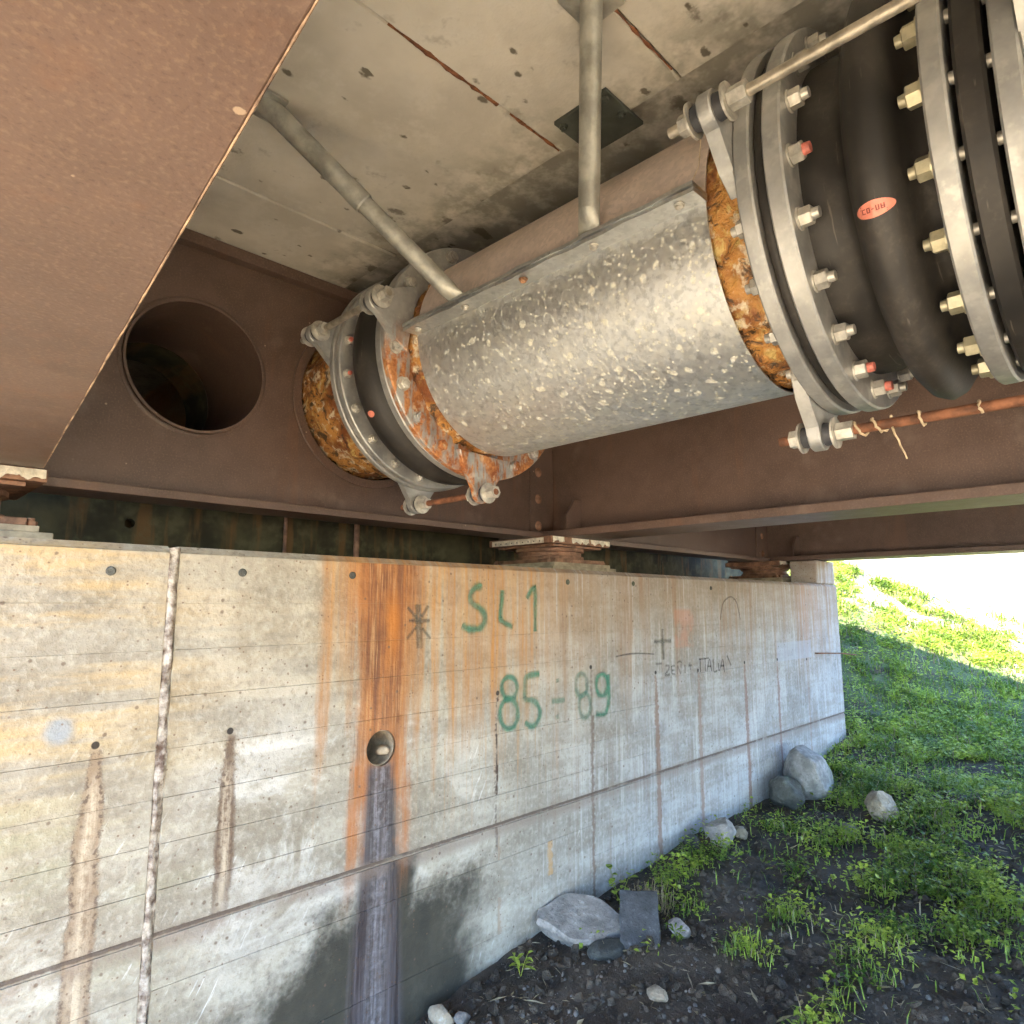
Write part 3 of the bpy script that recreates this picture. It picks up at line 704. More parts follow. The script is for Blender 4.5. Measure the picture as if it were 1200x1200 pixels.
# painted lettering: ribbons lying a hair proud of the concrete
GRAF = {
  'letter_s': [[(2.026,0.084),(1.987,0.076),(1.959,0.045),(1.964,0.008),(2.001,-0.011),(2.036,-0.036),(2.04,-0.074),(2.011,-0.104),(1.952,-0.105),(1.908,-0.087)]],
  'letter_l': [[(2.151,0.066),(2.146,0.008),(2.139,-0.044),(2.146,-0.072),(2.22,-0.103)]],
  'digit_one': [[(2.316,0.029),(2.369,0.088),(2.372,-0.019),(2.373,-0.127)]],
  'digit_eight': [[(2.248,-0.379),(2.245,-0.396),(2.236,-0.41),(2.223,-0.419),(2.206,-0.423),(2.189,-0.422),(2.173,-0.414),(2.16,-0.403),(2.152,-0.387),(2.149,-0.371),(2.152,-0.355),(2.16,-0.341),(2.173,-0.332),(2.189,-0.327),(2.206,-0.328),(2.223,-0.335),(2.236,-0.347),(2.245,-0.363),(2.248,-0.379)],[(2.253,-0.497),(2.25,-0.519),(2.239,-0.538),(2.224,-0.55),(2.204,-0.556),(2.184,-0.553),(2.165,-0.543),(2.15,-0.527),(2.14,-0.506),(2.137,-0.484),(2.14,-0.462),(2.15,-0.444),(2.165,-0.431),(2.184,-0.425),(2.204,-0.427),(2.224,-0.437),(2.239,-0.453),(2.25,-0.474),(2.253,-0.497)]],
  'digit_five': [[(2.4,-0.326),(2.311,-0.335),(2.303,-0.387),(2.301,-0.436),(2.359,-0.45),(2.402,-0.494),(2.392,-0.539),(2.349,-0.565),(2.299,-0.54)]],
  'division_sign': [[(2.486,-0.466),(2.586,-0.466)],[(2.53,-0.359),(2.532,-0.379)],[(2.525,-0.53),(2.531,-0.552)]],
  'digit_eight_b': [[(2.764,-0.409),(2.76,-0.429),(2.752,-0.445),(2.739,-0.456),(2.724,-0.462),(2.708,-0.46),(2.693,-0.452),(2.682,-0.439),(2.674,-0.421),(2.672,-0.402),(2.675,-0.383),(2.683,-0.366),(2.696,-0.355),(2.711,-0.349),(2.727,-0.35),(2.742,-0.358),(2.754,-0.372),(2.761,-0.39),(2.764,-0.409)],[(2.789,-0.514),(2.786,-0.535),(2.777,-0.552),(2.765,-0.563),(2.749,-0.569),(2.733,-0.567),(2.718,-0.558),(2.707,-0.544),(2.699,-0.525),(2.697,-0.505),(2.7,-0.485),(2.708,-0.468),(2.721,-0.456),(2.736,-0.451),(2.752,-0.452),(2.767,-0.46),(2.779,-0.475),(2.787,-0.494),(2.789,-0.514)]],
  'digit_nine': [[(2.938,-0.424),(2.935,-0.443),(2.925,-0.459),(2.912,-0.47),(2.895,-0.475),(2.878,-0.473),(2.863,-0.465),(2.85,-0.452),(2.842,-0.435),(2.84,-0.416),(2.843,-0.397),(2.852,-0.381),(2.866,-0.37),(2.882,-0.364),(2.899,-0.365),(2.915,-0.373),(2.928,-0.387),(2.936,-0.404),(2.938,-0.424)],[(2.945,-0.368),(2.95,-0.443),(2.943,-0.516),(2.909,-0.57),(2.833,-0.565)]],
  'star': [[(1.662,0.001),(1.673,-0.175)],[(1.679,0.001),(1.691,-0.176)],[(1.618,-0.01),(1.666,-0.056)],[(1.723,-0.004),(1.688,-0.05)],[(1.618,-0.134),(1.663,-0.09)],[(1.737,-0.138),(1.692,-0.096)],[(1.624,-0.063),(1.732,-0.065)]],
  'cross': [[(3.49,-0.143),(3.489,-0.233),(3.493,-0.323)],[(3.398,-0.213),(3.585,-0.215)]],
  'italia': [[(3.877,-0.428),(3.888,-0.416)],[(3.921,-0.342),(3.92,-0.425)],[(3.905,-0.344),(4.031,-0.343)],[(3.986,-0.343),(3.985,-0.426)],[(4.001,-0.428),(4.041,-0.351),(4.063,-0.429)],[(4.015,-0.396),(4.06,-0.396)],[(4.092,-0.352),(4.091,-0.431),(4.137,-0.431)],[(4.159,-0.383),(4.16,-0.433)],[(4.171,-0.437),(4.219,-0.362),(4.235,-0.449)],[(4.186,-0.404),(4.233,-0.404)],[(4.281,-0.34),(4.336,-0.411)]],
  'zen': [[(3.407,-0.343),(3.471,-0.344)],[(3.512,-0.359),(3.55,-0.364),(3.539,-0.388),(3.504,-0.413),(3.556,-0.414)],[(3.578,-0.366),(3.58,-0.413)],[(3.578,-0.366),(3.617,-0.366)],[(3.579,-0.391),(3.61,-0.392)],[(3.58,-0.413),(3.618,-0.416)],[(3.643,-0.418),(3.646,-0.37),(3.682,-0.418),(3.686,-0.36)],[(3.642,-0.352),(3.672,-0.343),(3.697,-0.353)],[(3.731,-0.368),(3.732,-0.419)],[(3.788,-0.357),(3.795,-0.403)],[(3.771,-0.375),(3.817,-0.376)]],
  'arch': [[(4.21,-0.1),(4.249,-0.0),(4.314,0.042),(4.387,0.054),(4.454,0.019),(4.485,-0.052),(4.499,-0.104)]],
  'crack': [[(3.017,-0.28),(3.107,-0.273),(3.231,-0.273),(3.394,-0.286)]],
}

def ribbon(bm, pts, w, y):
    P = [Vector((a, b)) for a, b in pts]
    Q = []
    for i in range(len(P) - 1):                           # gentle Catmull-Rom refinement
        p0, p1, p2, p3 = P[max(i - 1, 0)], P[i], P[i + 1], P[min(i + 2, len(P) - 1)]
        for s in range(4):
            t = s / 4
            Q.append(0.5 * ((2 * p1) + (p2 - p0) * t + (2 * p0 - 5 * p1 + 4 * p2 - p3) * t * t + (3 * p1 - p0 - 3 * p2 + p3) * t ** 3) if len(P) > 2 else p1.lerp(p2, t))
    Q.append(P[-1]); uvl = bm.loops.layers.uv.verify(); prev = None
    for i, q in enumerate(Q):
        d = (Q[min(i + 1, len(Q) - 1)] - Q[max(i - 1, 0)]).normalized(); n = Vector((-d.y, d.x)) * w * (0.32 + 0.36 * float(fbm(np.array([q.x * 38.0]), np.array([q.y * 38.0]), 3, 91)[0]))
        cur = (bm.verts.new((q.x + n.x, y, q.y + n.y)), bm.verts.new((q.x - n.x, y, q.y - n.y)))
        if prev:
            f = bm.faces.new((prev[0], prev[1], cur[1], cur[0]))
            for l, u in zip(f.loops, (0, 1, 1, 0)): l[uvl].uv = (u, 0)
        prev = cur
GL = {'letter_s': ('green', 0.040, 'green painted letter S'), 'letter_l': ('green', 0.034, 'green painted letter L'), 'digit_one': ('green', 0.034, 'green painted digit 1'),
      'digit_eight': ('green', 0.036, 'green painted digit 8'), 'digit_five': ('green', 0.038, 'green painted digit 5'), 'division_sign': ('greenf', 0.036, 'green painted division sign'),
      'digit_eight_b': ('greenf', 0.036, 'faded green painted digit 8'), 'digit_nine': ('green', 0.038, 'green painted digit 9'), 'star': ('grey', 0.020, 'grey drawn eight-pointed star'),
      'cross': ('grey', 0.032, 'dark drawn cross'), 'italia': ('violet', 0.016, 'thin dark scrawl reading ITALIA'), 'zen': ('faint', 0.018, 'faint scrawled letters beside the cross'),
      'arch': ('faint', 0.016, 'thin drawn arch'), 'crack': ('violet', 0.012, 'thin dark line')}
for i, (k, (mm, w, lab)) in enumerate(GL.items()):
    for j, L in enumerate(GRAF[k] if k in ('digit_eight', 'digit_eight_b') else [None]):
        bm = bmesh.new()
        if L is None:
            for s, L2 in enumerate(GRAF[k]): ribbon(bm, L2, w * 1.22, YW - 0.0021 - 0.00006 * i - 0.00001 * s)
        else: ribbon(bm, L, w * 1.22, YW - 0.0021 - 0.00006 * i - 0.00002 * j)
        nm = 'painted_lettering' if k not in ('star', 'cross', 'arch', 'crack') else 'painted_mark'
        tag(obj(nm, bm, M[mm], wall), lab)

# ----------------------------------------------------------------------------
# bridge deck
# ----------------------------------------------------------------------------
ZS = 1.50
deck = empty('bridge_deck', (3, -5, ZS), 'grey concrete bridge deck soffit overhead with rusty seams', 'bridge deck')
bxo('deck_slab', (-1.9, 7.0, -18, 12, ZS + 0.075, ZS + 0.34), M['slab'], deck)
for (x0, x1) in ((-1.9, -1.55), (6.65, 7.0)): bxo('kerb_beam', (x0, x1, -18, 12, ZS + 0.345, ZS + 0.80), M['slab'], deck)
bxo('road_surface', (-1.54, 6.64, -18, 12, ZS + 0.345, ZS + 0.40), M['road'], deck)
ys = [3.28, 2.262, 1.312, 0.866, -0.08, -1.03, -1.98, -3.9, -6.8, -12, -18]
for i, (b, a) in enumerate(zip(ys, ys[1:])):
    bm = bmesh.new(); dz = (0.0, 0.002, -0.002, 0.001)[i % 4]
    box(bm, -1.85, 1.565, a + 0.002, b - 0.002, ZS + dz, ZS + 0.073)
    es = [e for e in bm.edges if all(v.co.z < ZS + 0.01 for v in e.verts)]
    bmesh.ops.bevel(bm, geom=es, offset=0.005, segments=1, affect='EDGES')
    obj('soffit_panel', bm, M['slab'], deck)
# rusted steel strips bleeding out of two of the seams
def rough_strip(name, xa, xb, y, z, w, mat, parent, seed):
    bm = bmesh.new(); prev = None; n = int((xb - xa) / 0.012)
    for i in range(n + 1):
        x = xa + (xb - xa) * i / n; f = fbm(np.array([x * 30.0]), np.array([seed * 1.7]), 3, seed)[0]
        o = (fbm(np.array([x * 9.0]), np.array([seed * 3.1]), 3, seed + 5)[0] - 0.5) * 0.010; ww = w * (0.15 + 1.6 * f * f)
        cur = [bm.verts.new((x, y + o + ww * k, z - 0.0035 * (1 - abs(k) ** 2))) for k in (-1, -0.4, 0.4, 1)]
        if prev:
            for k in range(3): bm.faces.new((prev[k], prev[k + 1], cur[k + 1], cur[k]))
        prev = cur
    return obj(name, bm, mat, parent, True)
rough_strip('rust_seam', 0.86, 1.26, 1.312, ZS - 0.001, 0.010, M['rust_line'], deck, 51)
rough_strip('rust_seam', 1.31, 1.545, 1.312, ZS - 0.001, 0.008, M['rust_line'], deck, 53)
rough_strip('rust_seam', 1.0, 1.512, 0.866, ZS - 0.001, 0.008, M['rust_line'], deck, 57)
ap = empty('anchor_plate', (1.525, 1.135, ZS - 0.012), 'dark square steel plate bolted under the deck behind the vertical strut', 'plate')
bxo('plate', (1.43, 1.625, 1.035, 1.235, ZS - 0.016, ZS - 0.003), M['plate'], ap, 0.002)
bm = bmesh.new(); cyl(bm, (0, 0, 0), (0, 0, -0.010), 0.013, seg=6); cyl(bm, (0, 0, -0.010), (0, 0, -0.018), 0.007, seg=10)
abolt = mesh_of('bolt', bm, M['plate'])
for (x, y) in ((1.452, 1.215), (1.452, 1.055), (1.535, 1.055)): inst('bolt', abolt, (x, y, ZS - 0.0165), ap)

# ----------------------------------------------------------------------------
# steel girders
# ----------------------------------------------------------------------------
ZF = 0.395; TF = 0.042
def girder(xc, label, y_end=3.05, z_f=ZF, stiff=(2.5,), rot=0.0):
    g = empty('steel_girder', (xc, y_end, z_f), label, 'girder', 'brown steel girders under the deck')
    def B(name, x0, x1, y0, y1, z0, z1, bev=0.0):
        return bxo(name, (xc + x0, xc + x1, y0, y1, z0, z1), M['paint'], g, bev)
    B('bottom_flange', -0.165, 0.165, -18, y_end, z_f, z_f + TF, 0.003)
    B('web', -0.009, 0.009, -18, y_end, z_f + TF + 0.001, ZS + 0.031)
    B('top_flange', -0.15, 0.15, -18, y_end, ZS + 0.032, ZS + 0.0745)
    for y in stiff:
        for s in (-1, 1):
            bm = bmesh.new()
            prism(bm, [(xc + s * 0.011, z_f + TF + 0.002), (xc + s * 0.150, z_f + TF + 0.002), (xc + s * 0.150, z_f + TF + 0.085), (xc + s * 0.072, z_f + TF + 0.185), (xc + s * 0.011, z_f + TF + 0.185)], 1, y - 0.008, y + 0.008)
            obj('stiffener', bm, M['paint'], g)
    for y in (-4.0, -8.0, -12.0):
        for s in (-1, 1): B('stiffener', min(s * 0.011, s * 0.12), max(s * 0.011, s * 0.12), y - 0.007, y + 0.007, z_f + TF + 0.002, ZS + 0.03)
    return g
G2X, G3X = 3.115, 6.20
g2 = girder(G2X, 'middle brown girder carrying the galvanised pipe side, bearing on the centre bearing', stiff=(2.5,))
g2['label'] = 'brown steel girder behind the galvanised pipe'
g3 = girder(G3X, 'far brown girder at the open right side of the bridge', stiff=(2.42, 2.95))
g3['label'] = 'far brown steel girder whose lower edge frames the sunlit bank'
# near girder: runs slightly askew over the photographer's head
Z1 = 0.425
d1 = Vector((0.411 - 0.198, 2.457 - 0.391, 0)).normalized(); th = math.atan2(d1.x, d1.y)
edge0 = Vector((0.411, 2.457, Z1))
g1 = empty('steel_girder', (0.2, 2.6, Z1), 'near brown steel girder passing overhead at the upper left', 'girder', 'brown steel girders under the deck')
R1 = Matrix.Translation(edge0) @ Matrix.Rotation(-th, 4, 'Z')
def g1box(name, x0, x1, y0, y1, z0, z1, bev=0.0, mat='paint'):
    bm = bmesh.new(); box(bm, x0, x1, y0, y1, z0, z1, bev); bm.transform(R1); return obj(name, bm, M[mat], g1)
W1 = 0.46
g1box('bottom_flange', -W1, 0, -12, 0.55, 0, 0.045, 0.003)
g1box('web', -W1 / 2 - 0.01, -W1 / 2 + 0.01, -12, 0.55, 0.046, ZS - Z1 - 0.046)
g1box('top_flange', -W1 / 2 - 0.15, -W1 / 2 + 0.15, -12, 0.55, ZS - Z1 - 0.045, ZS - Z1 - 0.004)
# flaking rust along the exposed lower arris
bm = bmesh.new(); prev = None; n = 420
for i in range(n + 1):
    y = -2.6 + 2.62 * i / n; a = fbm(np.array([y * 5.0]), np.array([0.0]), 6, 61)[0]; b = fbm(np.array([y * 45.0]), np.array([7.0]), 3, 63)[0]
    w = 0.0010 + 0.006 * max(0.0, a - 0.45) + 0.0012 * b
    pts = [(-w, -0.0008), (-w * 0.5, -0.0016 - 0.002 * b), (0.0006 + 0.0008 * b, -0.0006), (0.0012 + 0.0008 * b, 0.010 + 0.012 * a)]
    cur = [bm.verts.new((p[0], y, p[1])) for p in pts]
    if prev:
        for k in range(3): bm.faces.new((prev[k], prev[k + 1], cur[k + 1], cur[k]))
    prev = cur
bm.transform(R1); tag(obj('rust_edge', bm, M['edge'], g1, True), 'flaking orange rust along the lower edge')

# end diaphragms -----------------------------------------------------------------
YD = 2.72
CX, CZ = 1.747, 0.962
bm = bmesh.new(); lathe(bm, [(-0.014, 0.0001), (-0.013, 0.012), (-0.006, 0.021), (-0.003, 0.023), (0, 0.030)], 0, 0, 14)
rivet = mesh_of('bolt_head', bm, M['pot'], 50)
dia = empty('end_diaphragm', (1.6, YD, ZF), 'dark brown cross girder with an open round hole beside the pipe', 'diaphragm', 'cross girders between the main girders')
zb, zt = ZF + 0.030, ZS - 0.004
bm = bmesh.new(); h1 = (0.930, 0.950, 0.272); h2 = (CX, CZ, 0.365)
sp_ = [0.02, 0.60, 1.26, 1.34, 2.16, 3.095]
box(bm, sp_[0], sp_[1], YD, YD + 0.016, zb, zt); hole_plate(bm, sp_[1], sp_[2], zb, zt, *h1, YD, YD + 0.016)
box(bm, sp_[2], sp_[3], YD, YD + 0.016, zb, zt); hole_plate(bm, sp_[3], sp_[4], zb, zt, *h2, YD, YD + 0.016); box(bm, sp_[4], sp_[5], YD, YD + 0.016, zb, zt)
bmesh.ops.remove_doubles(bm, verts=bm.verts, dist=0.0002)
obj('web', bm, M['paint'], dia)
bxo('bottom_flange', (0.05, 2.945, YD - 0.10, YD + 0.10, ZF - 0.004, zb - 0.001), M['paint'], dia, 0.003)
bxo('top_angle', (0.05, 2.96, YD - 0.05, YD - 0.001, zt - 0.05, zt), M['paint'], dia, 0.002)
bm = bmesh.new(); lathe(bm, [(YD - 0.022, 0.262), (YD - 0.022, 0.272), (3.295, 0.272), (3.295, 0.262)], h1[0], h1[1], 72, True)
tag(obj('hole_sleeve', bm, M['paint'], dia, 40), 'round steel sleeve lining the open hole')
bm = bmesh.new(); lathe(bm, [(YD - 0.004, 0.272), (YD - 0.010, 0.276), (YD - 0.001, 0.288)], h1[0], h1[1], 72); obj('weld_bead', bm, M['paint'], dia, True)
bm = bmesh.new(); lathe(bm, ring_prof(YD - 0.012, YD - 0.001, 0.366, 0.406, 0.003), CX, CZ, 72, True); obj('collar_ring', bm, M['paint'], dia, 40)
bxo('splice_plate', (2.885, 3.092, YD - 0.014, YD - 0.0005, zb + 0.004, zt - 0.06), M['paint'], dia, 0.002)
for x in (2.955,):
    for k in range(6): inst('bolt_head', rivet, (x, YD - 0.014, 0.475 + 0.165 * k), dia)
dia2 = empty('end_diaphragm', (4.7, YD, ZF), 'brown cross girder between the centre and far bearings', 'diaphragm', 'cross girders between the main girders')
bxo('web', (3.135, 6.18, YD, YD + 0.016, zb, zt), M['paint'], dia2)
bxo('bottom_flange', (3.285, 6.03, YD - 0.10, YD + 0.10, ZF - 0.004, zb - 0.001), M['paint'], dia2, 0.003)
bxo('splice_plate', (3.14, 3.36, YD - 0.014, YD - 0.0005, zb + 0.004, zt - 0.06), M['paint'], dia2, 0.002)
bxo('splice_plate', (5.95, 6.175, YD - 0.014, YD - 0.0005, zb + 0.004, zt - 0.06), M['paint'], dia2, 0.002)
for x in (3.25, 6.06):
    for k in range(6): inst('bolt_head', rivet, (x, YD - 0.014, 0.475 + 0.165 * k), dia2)

# bearings -------------------------------------------------------------------------
def flake_patch(parent, x0, x1, y, z0, z1, seed):
    """ragged sheet of peeling primer standing off the plate's front face"""
    bm = bmesh.new(); n = 26; top, bot = [], []
    for i in range(n + 1):
        x = x0 + (x1 - x0) * i / n; f = fbm(np.array([x * 45.0]), np.array([seed * 1.0]), 3, seed)[0]; h = fbm(np.array([x * 60.0]), np.array([seed + 9.0]), 3, seed + 3)[0]
        zm = z0 + (z1 - z0) * (0.75 * f - 0.12); e = 0.003 + 0.004 * h
        top.append(bm.verts.new((x, y - e, z1 - (z1 - z0) * 0.08 * h))); bot.append(bm.verts.new((x, y - e * 1.6, zm)))
    for i in range(n): bm.faces.new((top[i], top[i + 1], bot[i + 1], bot[i]))
    r = bmesh.ops.extrude_face_region(bm, geom=bm.faces[:])
    for v in [g for g in r['geom'] if isinstance(g, bmesh.types.BMVert)]: v.co.y += 0.0018
    return obj('peeling_paint', bm, M['peel'], parent)
def bearing(xc, zf, label, flakes):
    b = empty('bridge_bearing', (xc, 2.75, LEDGE), label, 'bearing', 'bearings on the abutment ledge')
    y0, y1 = 2.5, 3.02
    bxo('base_plate', (xc - 0.30, xc + 0.30, y0 - 0.03, y1 + 0.03, LEDGE + 0.001, 0.222), M['base'], b, 0.004)
    bxo('masonry_plate', (xc - 0.265, xc + 0.265, y0 - 0.01, y1 + 0.01, 0.223, 0.2435), M['base'], b, 0.003)
    bxo('lower_plate', (xc - 0.235, xc + 0.235, y0 + 0.012, y1 - 0.012, 0.2445, 0.268), M['pot'], b, 0.003)
    h = zf - 0.055
    bm = bmesh.new()
    pr = [(0.269, 0.0), (0.269, 0.212), (0.290, 0.212), (0.293, 0.196), (h - 0.025, 0.196), (h - 0.02, 0.215), (h - 0.002, 0.215), (h - 0.002, 0.0)]
    seg = 40; rings = [[bm.verts.new((xc + max(r, 0.001) * math.cos(2 * math.pi * i / seg), 2.76 + max(r, 0.001) * math.sin(2 * math.pi * i / seg), z)) for i in range(seg)] for z, r in pr]
    for A, B2 in zip(rings, rings[1:]):
        for i in range(seg): bm.faces.new((A[i], A[(i + 1) % seg], B2[(i + 1) % seg], B2[i]))
    obj('pot', bm, M['pot'], b, 40)
    bxo('slide_plate', (xc - 0.225, xc + 0.225, y0 + 0.03, y1 - 0.03, h - 0.0015, h + 0.012), M['pot'], b, 0.002)
    sole = bxo('sole_plate', (xc - 0.275, xc + 0.275, y0, y1, h + 0.013, zf - 0.001), M['pot'], b, 0.003)
    bm = bmesh.new(); cyl(bm, (0, 0, 0), (0, 0, 0.016), 0.018, seg=6); cyl(bm, (0, 0, 0.016), (0, 0, 0.026), 0.010, seg=10); hb = mesh_of('anchor_bolt', bm, M['pot'])
    for sx in (-1, 1):
        for y in (y0 + 0.04, y1 - 0.04): inst('anchor_bolt', hb, (xc + sx * 0.250, y, 0.2445), b)
    for (a, c, s) in flakes: flake_patch(sole, xc + a, xc + c, y0, h + 0.014, zf - 0.002, s)
    return b
b1 = bearing(0.155, Z1, 'rusty bearing with peeling white paint at the left end of the ledge', [(-0.27, 0.10, 71), (0.12, 0.27, 75)])
b2 = bearing(G2X, ZF, 'rusty bearing on the ledge under the girder behind the pipe, its white paint peeling', [(-0.27, -0.17, 73), (-0.10, 0.06, 72), (0.08, 0.27, 77)])
b3 = bearing(G3X, ZF, 'layered rusty bearing at the right end of the ledge by the sunlit bank', [(-0.27, 0.27, 79)])
# measuring strip fixed to the left face of the centre bearing
bm = bmesh.new(); box(bm, G2X - 0.2785, G2X - 0.2755, 2.56, 2.99, ZF - 0.040, ZF - 0.008)
tag(obj('gauge_strip', bm, M['peel'], b2), 'pale measuring strip along the side of the bearing')
bm = bmesh.new(); lathe(bm, [(0, 0.0001), (0, 0.0045)], 0, 0, 8); bm.transform(Matrix.Rotation(math.radians(90), 4, 'Z'))
dot = mesh_of('gauge_hole', bm, M['rubber'])
for k in range(9): inst('gauge_hole', dot, (G2X - 0.2787, 2.59 + 0.046 * k, ZF - 0.027), b2)

# ----------------------------------------------------------------------------
# pipeline
# ----------------------------------------------------------------------------
def nut_mesh(name, ht, rad, stud, srad, tip_mat, body='bolt', washer=True):
    """nut on a stud, axis along -Y from the origin on the flange face"""
    bm = bmesh.new(); y = 0.0
    if washer: cyl(bm, (0, 0, 0), (0, -0.004, 0), rad * 1.18, seg=18); y = -0.004
    cyl(bm, (0, y, 0), (0, y - ht, 0), rad, seg=6)
    es = [e for e in bm.edges if len(e.link_faces) == 2 and abs(e.verts[0].co.y - e.verts[1].co.y) < 1e-6 and abs(e.verts[0].co.y - (y - ht)) < 1e-6]
    bmesh.ops.bevel(bm, geom=es, offset=rad * 0.10, segments=1, affect='EDGES')
    cyl(bm, (0, y - ht, 0), (0, y - ht - stud, 0), srad, srad * 0.9, seg=14, mat=1)
    return mesh_of(name, bm, [M[body], M[tip_mat]], 30)
NUT = nut_mesh('bolt', 0.024, 0.0210, 0.014, 0.0125, 'bolt'); NUT_R = nut_mesh('bolt_red', 0.024, 0.0210, 0.014, 0.0125, 'red')
NUT_Y = nut_mesh('bolt_yellow', 0.025, 0.0225, 0.013, 0.0125, 'bolt_y', 'bolt_y')
HEAD = nut_mesh('bolt_far', 0.014, 0.0165, 0.007, 0.009, 'bolt'); HEAD_R = nut_mesh('bolt_far_red', 0.014, 0.0165, 0.007, 0.009, 'red'); HEAD_RUST = nut_mesh('bolt_far_rust', 0.018, 0.0225, 0.004, 0.012, 'flange_r', 'flange_r'); HEAD_G = nut_mesh('bolt_far_grey', 0.018, 0.0225, 0.004, 0.012, 'bolt', 'bolt')
def polar(phi, r, y): a = math.radians(phi); return (CX + r * math.cos(a), y, CZ + r * math.sin(a))
def bolts(parent, phis, r, y, me, flip=False, alt=None, altset=()):
    for i, p in enumerate(phis):
        inst('bolt', alt if (alt and i in altset) else me, polar(p, r, y), parent, (0, math.radians(30 - p * 1.7), math.pi if flip else 0))
def flange(parent, y0, y1, ri, ro, mat, name='flange'):
    bm = bmesh.new(); lathe(bm, ring_prof(y0, y1, ri, ro), CX, CZ, 96, True); return obj(name, bm, M[mat], parent, 35)
def lug(parent, phi, y0, y1, mat, r0=0.40, rt=0.53, wt=0.042, wb=0.13, hole_r=0.0):
    """ear plate standing out radially from a flange; rounded tip"""
    pts = [(r0, -wb), (r0 + 0.055, -wb * 0.82), (rt - 0.01, -wt)]
    pts += [(rt + wt * math.sin(math.radians(t)), -wt * math.cos(math.radians(t))) for t in range(15, 180, 15)]
    pts += [(rt - 0.01, wt), (r0 + 0.055, wb * 0.82), (r0, wb)]
    a = math.radians(phi); c, s = math.cos(a), math.sin(a)
    q = [(CX + u * c - v * s, CZ + u * s + v * c) for u, v in pts]
    bm = bmesh.new(); fs = prism(bm, q, 1, y0, y1)
    bmesh.ops.bevel(bm, geom=[e for e in bm.edges if abs(e.verts[0].co.y - e.verts[1].co.y) < 1e-6], offset=0.003, segments=1, affect='EDGES')
    return obj('rod_lug', bm, M[mat], parent, 30)
def rod_set(parent, phi, r, ya, yb, rod_mat, la, lb, nm='tie_rod', rr_=0.0125):
    """tie rod from ya (far) to yb (near) through lugs at la=(y0,y1) and lb; with washers, bushes, nuts"""
    p = lambda y: polar(phi, r, y)
    bm = bmesh.new(); cyl(bm, p(ya), p(yb), rr_, seg=18); rod = obj(nm, bm, M[rod_mat], parent, 40)
    for (y0, y1) in (la, lb):
        for sgn, yy in ((1, y1), (-1, y0)):
            bm = bmesh.new(); cyl(bm, p(yy), p(yy + sgn * 0.022), 0.030, 0.027, seg=24); obj('bush', bm, M['bush'], rod, 40)
            bm = bmesh.new(); cyl(bm, p(yy + sgn * 0.0225), p(yy + sgn * 0.028), 0.040, seg=28); obj('washer', bm, M['bolt'], rod, 40)
            L = 0.026 if sgn > 0 else 0.040
            bm = bmesh.new(); cyl(bm, p(yy + sgn * 0.0285), p(yy + sgn * (0.0285 + L)), 0.024, seg=6); obj('nut', bm, M['bolt'], rod)
    return rod
def foam_ring(parent, name, y0, y1, r, seed, mat='foam', amp=0.016):
    bm = bmesh.new(); seg, k = 200, 15
    def jit(y, rr2, a):
        u = a * 7.0; v = y * 26.0
        d = (fbm(np.array([u * 1.5]), np.array([v]), 4, seed)[0] - 0.5) * amp + (fbm(np.array([u * 5]), np.array([v * 3]), 3, seed + 4)[0] - 0.5) * amp * 0.5
        return y, rr2 + d
    # precompute noise on a grid for speed
    th = np.linspace(0, 2 * math.pi, seg, endpoint=False); yy = np.linspace(y0, y1, k)
    U, W = np.meshgrid(th, yy); ux, uy = np.cos(U) * 3.2 + 9, np.sin(U) * 3.2 + 9
    D = (fbm(ux * 2.2 + W * 9, uy * 2.2 + W * 14, 4, seed) - 0.5) * amp * 2 + (fbm(ux * 9 + W * 60, uy * 9 - W * 45, 3, seed + 4) - 0.5) * amp
    D -= np.clip(fbm(ux * 5 + W * 20, uy * 5 + W * 33, 3, seed + 8) - 0.6, 0, 1) * amp * 3
    rings = []
    for j in range(k):
        rings.append([bm.verts.new((CX + (r + D[j, i]) * math.cos(th[i]), yy[j], CZ + (r + D[j, i]) * math.sin(th[i]))) for i in range(seg)])
    for A, B in zip(rings, rings[1:]):
        for i in range(seg): bm.faces.new((A[i], A[(i + 1) % seg], B[(i + 1) % seg], B[i]))
    return obj(name, bm, M[mat], parent, True)

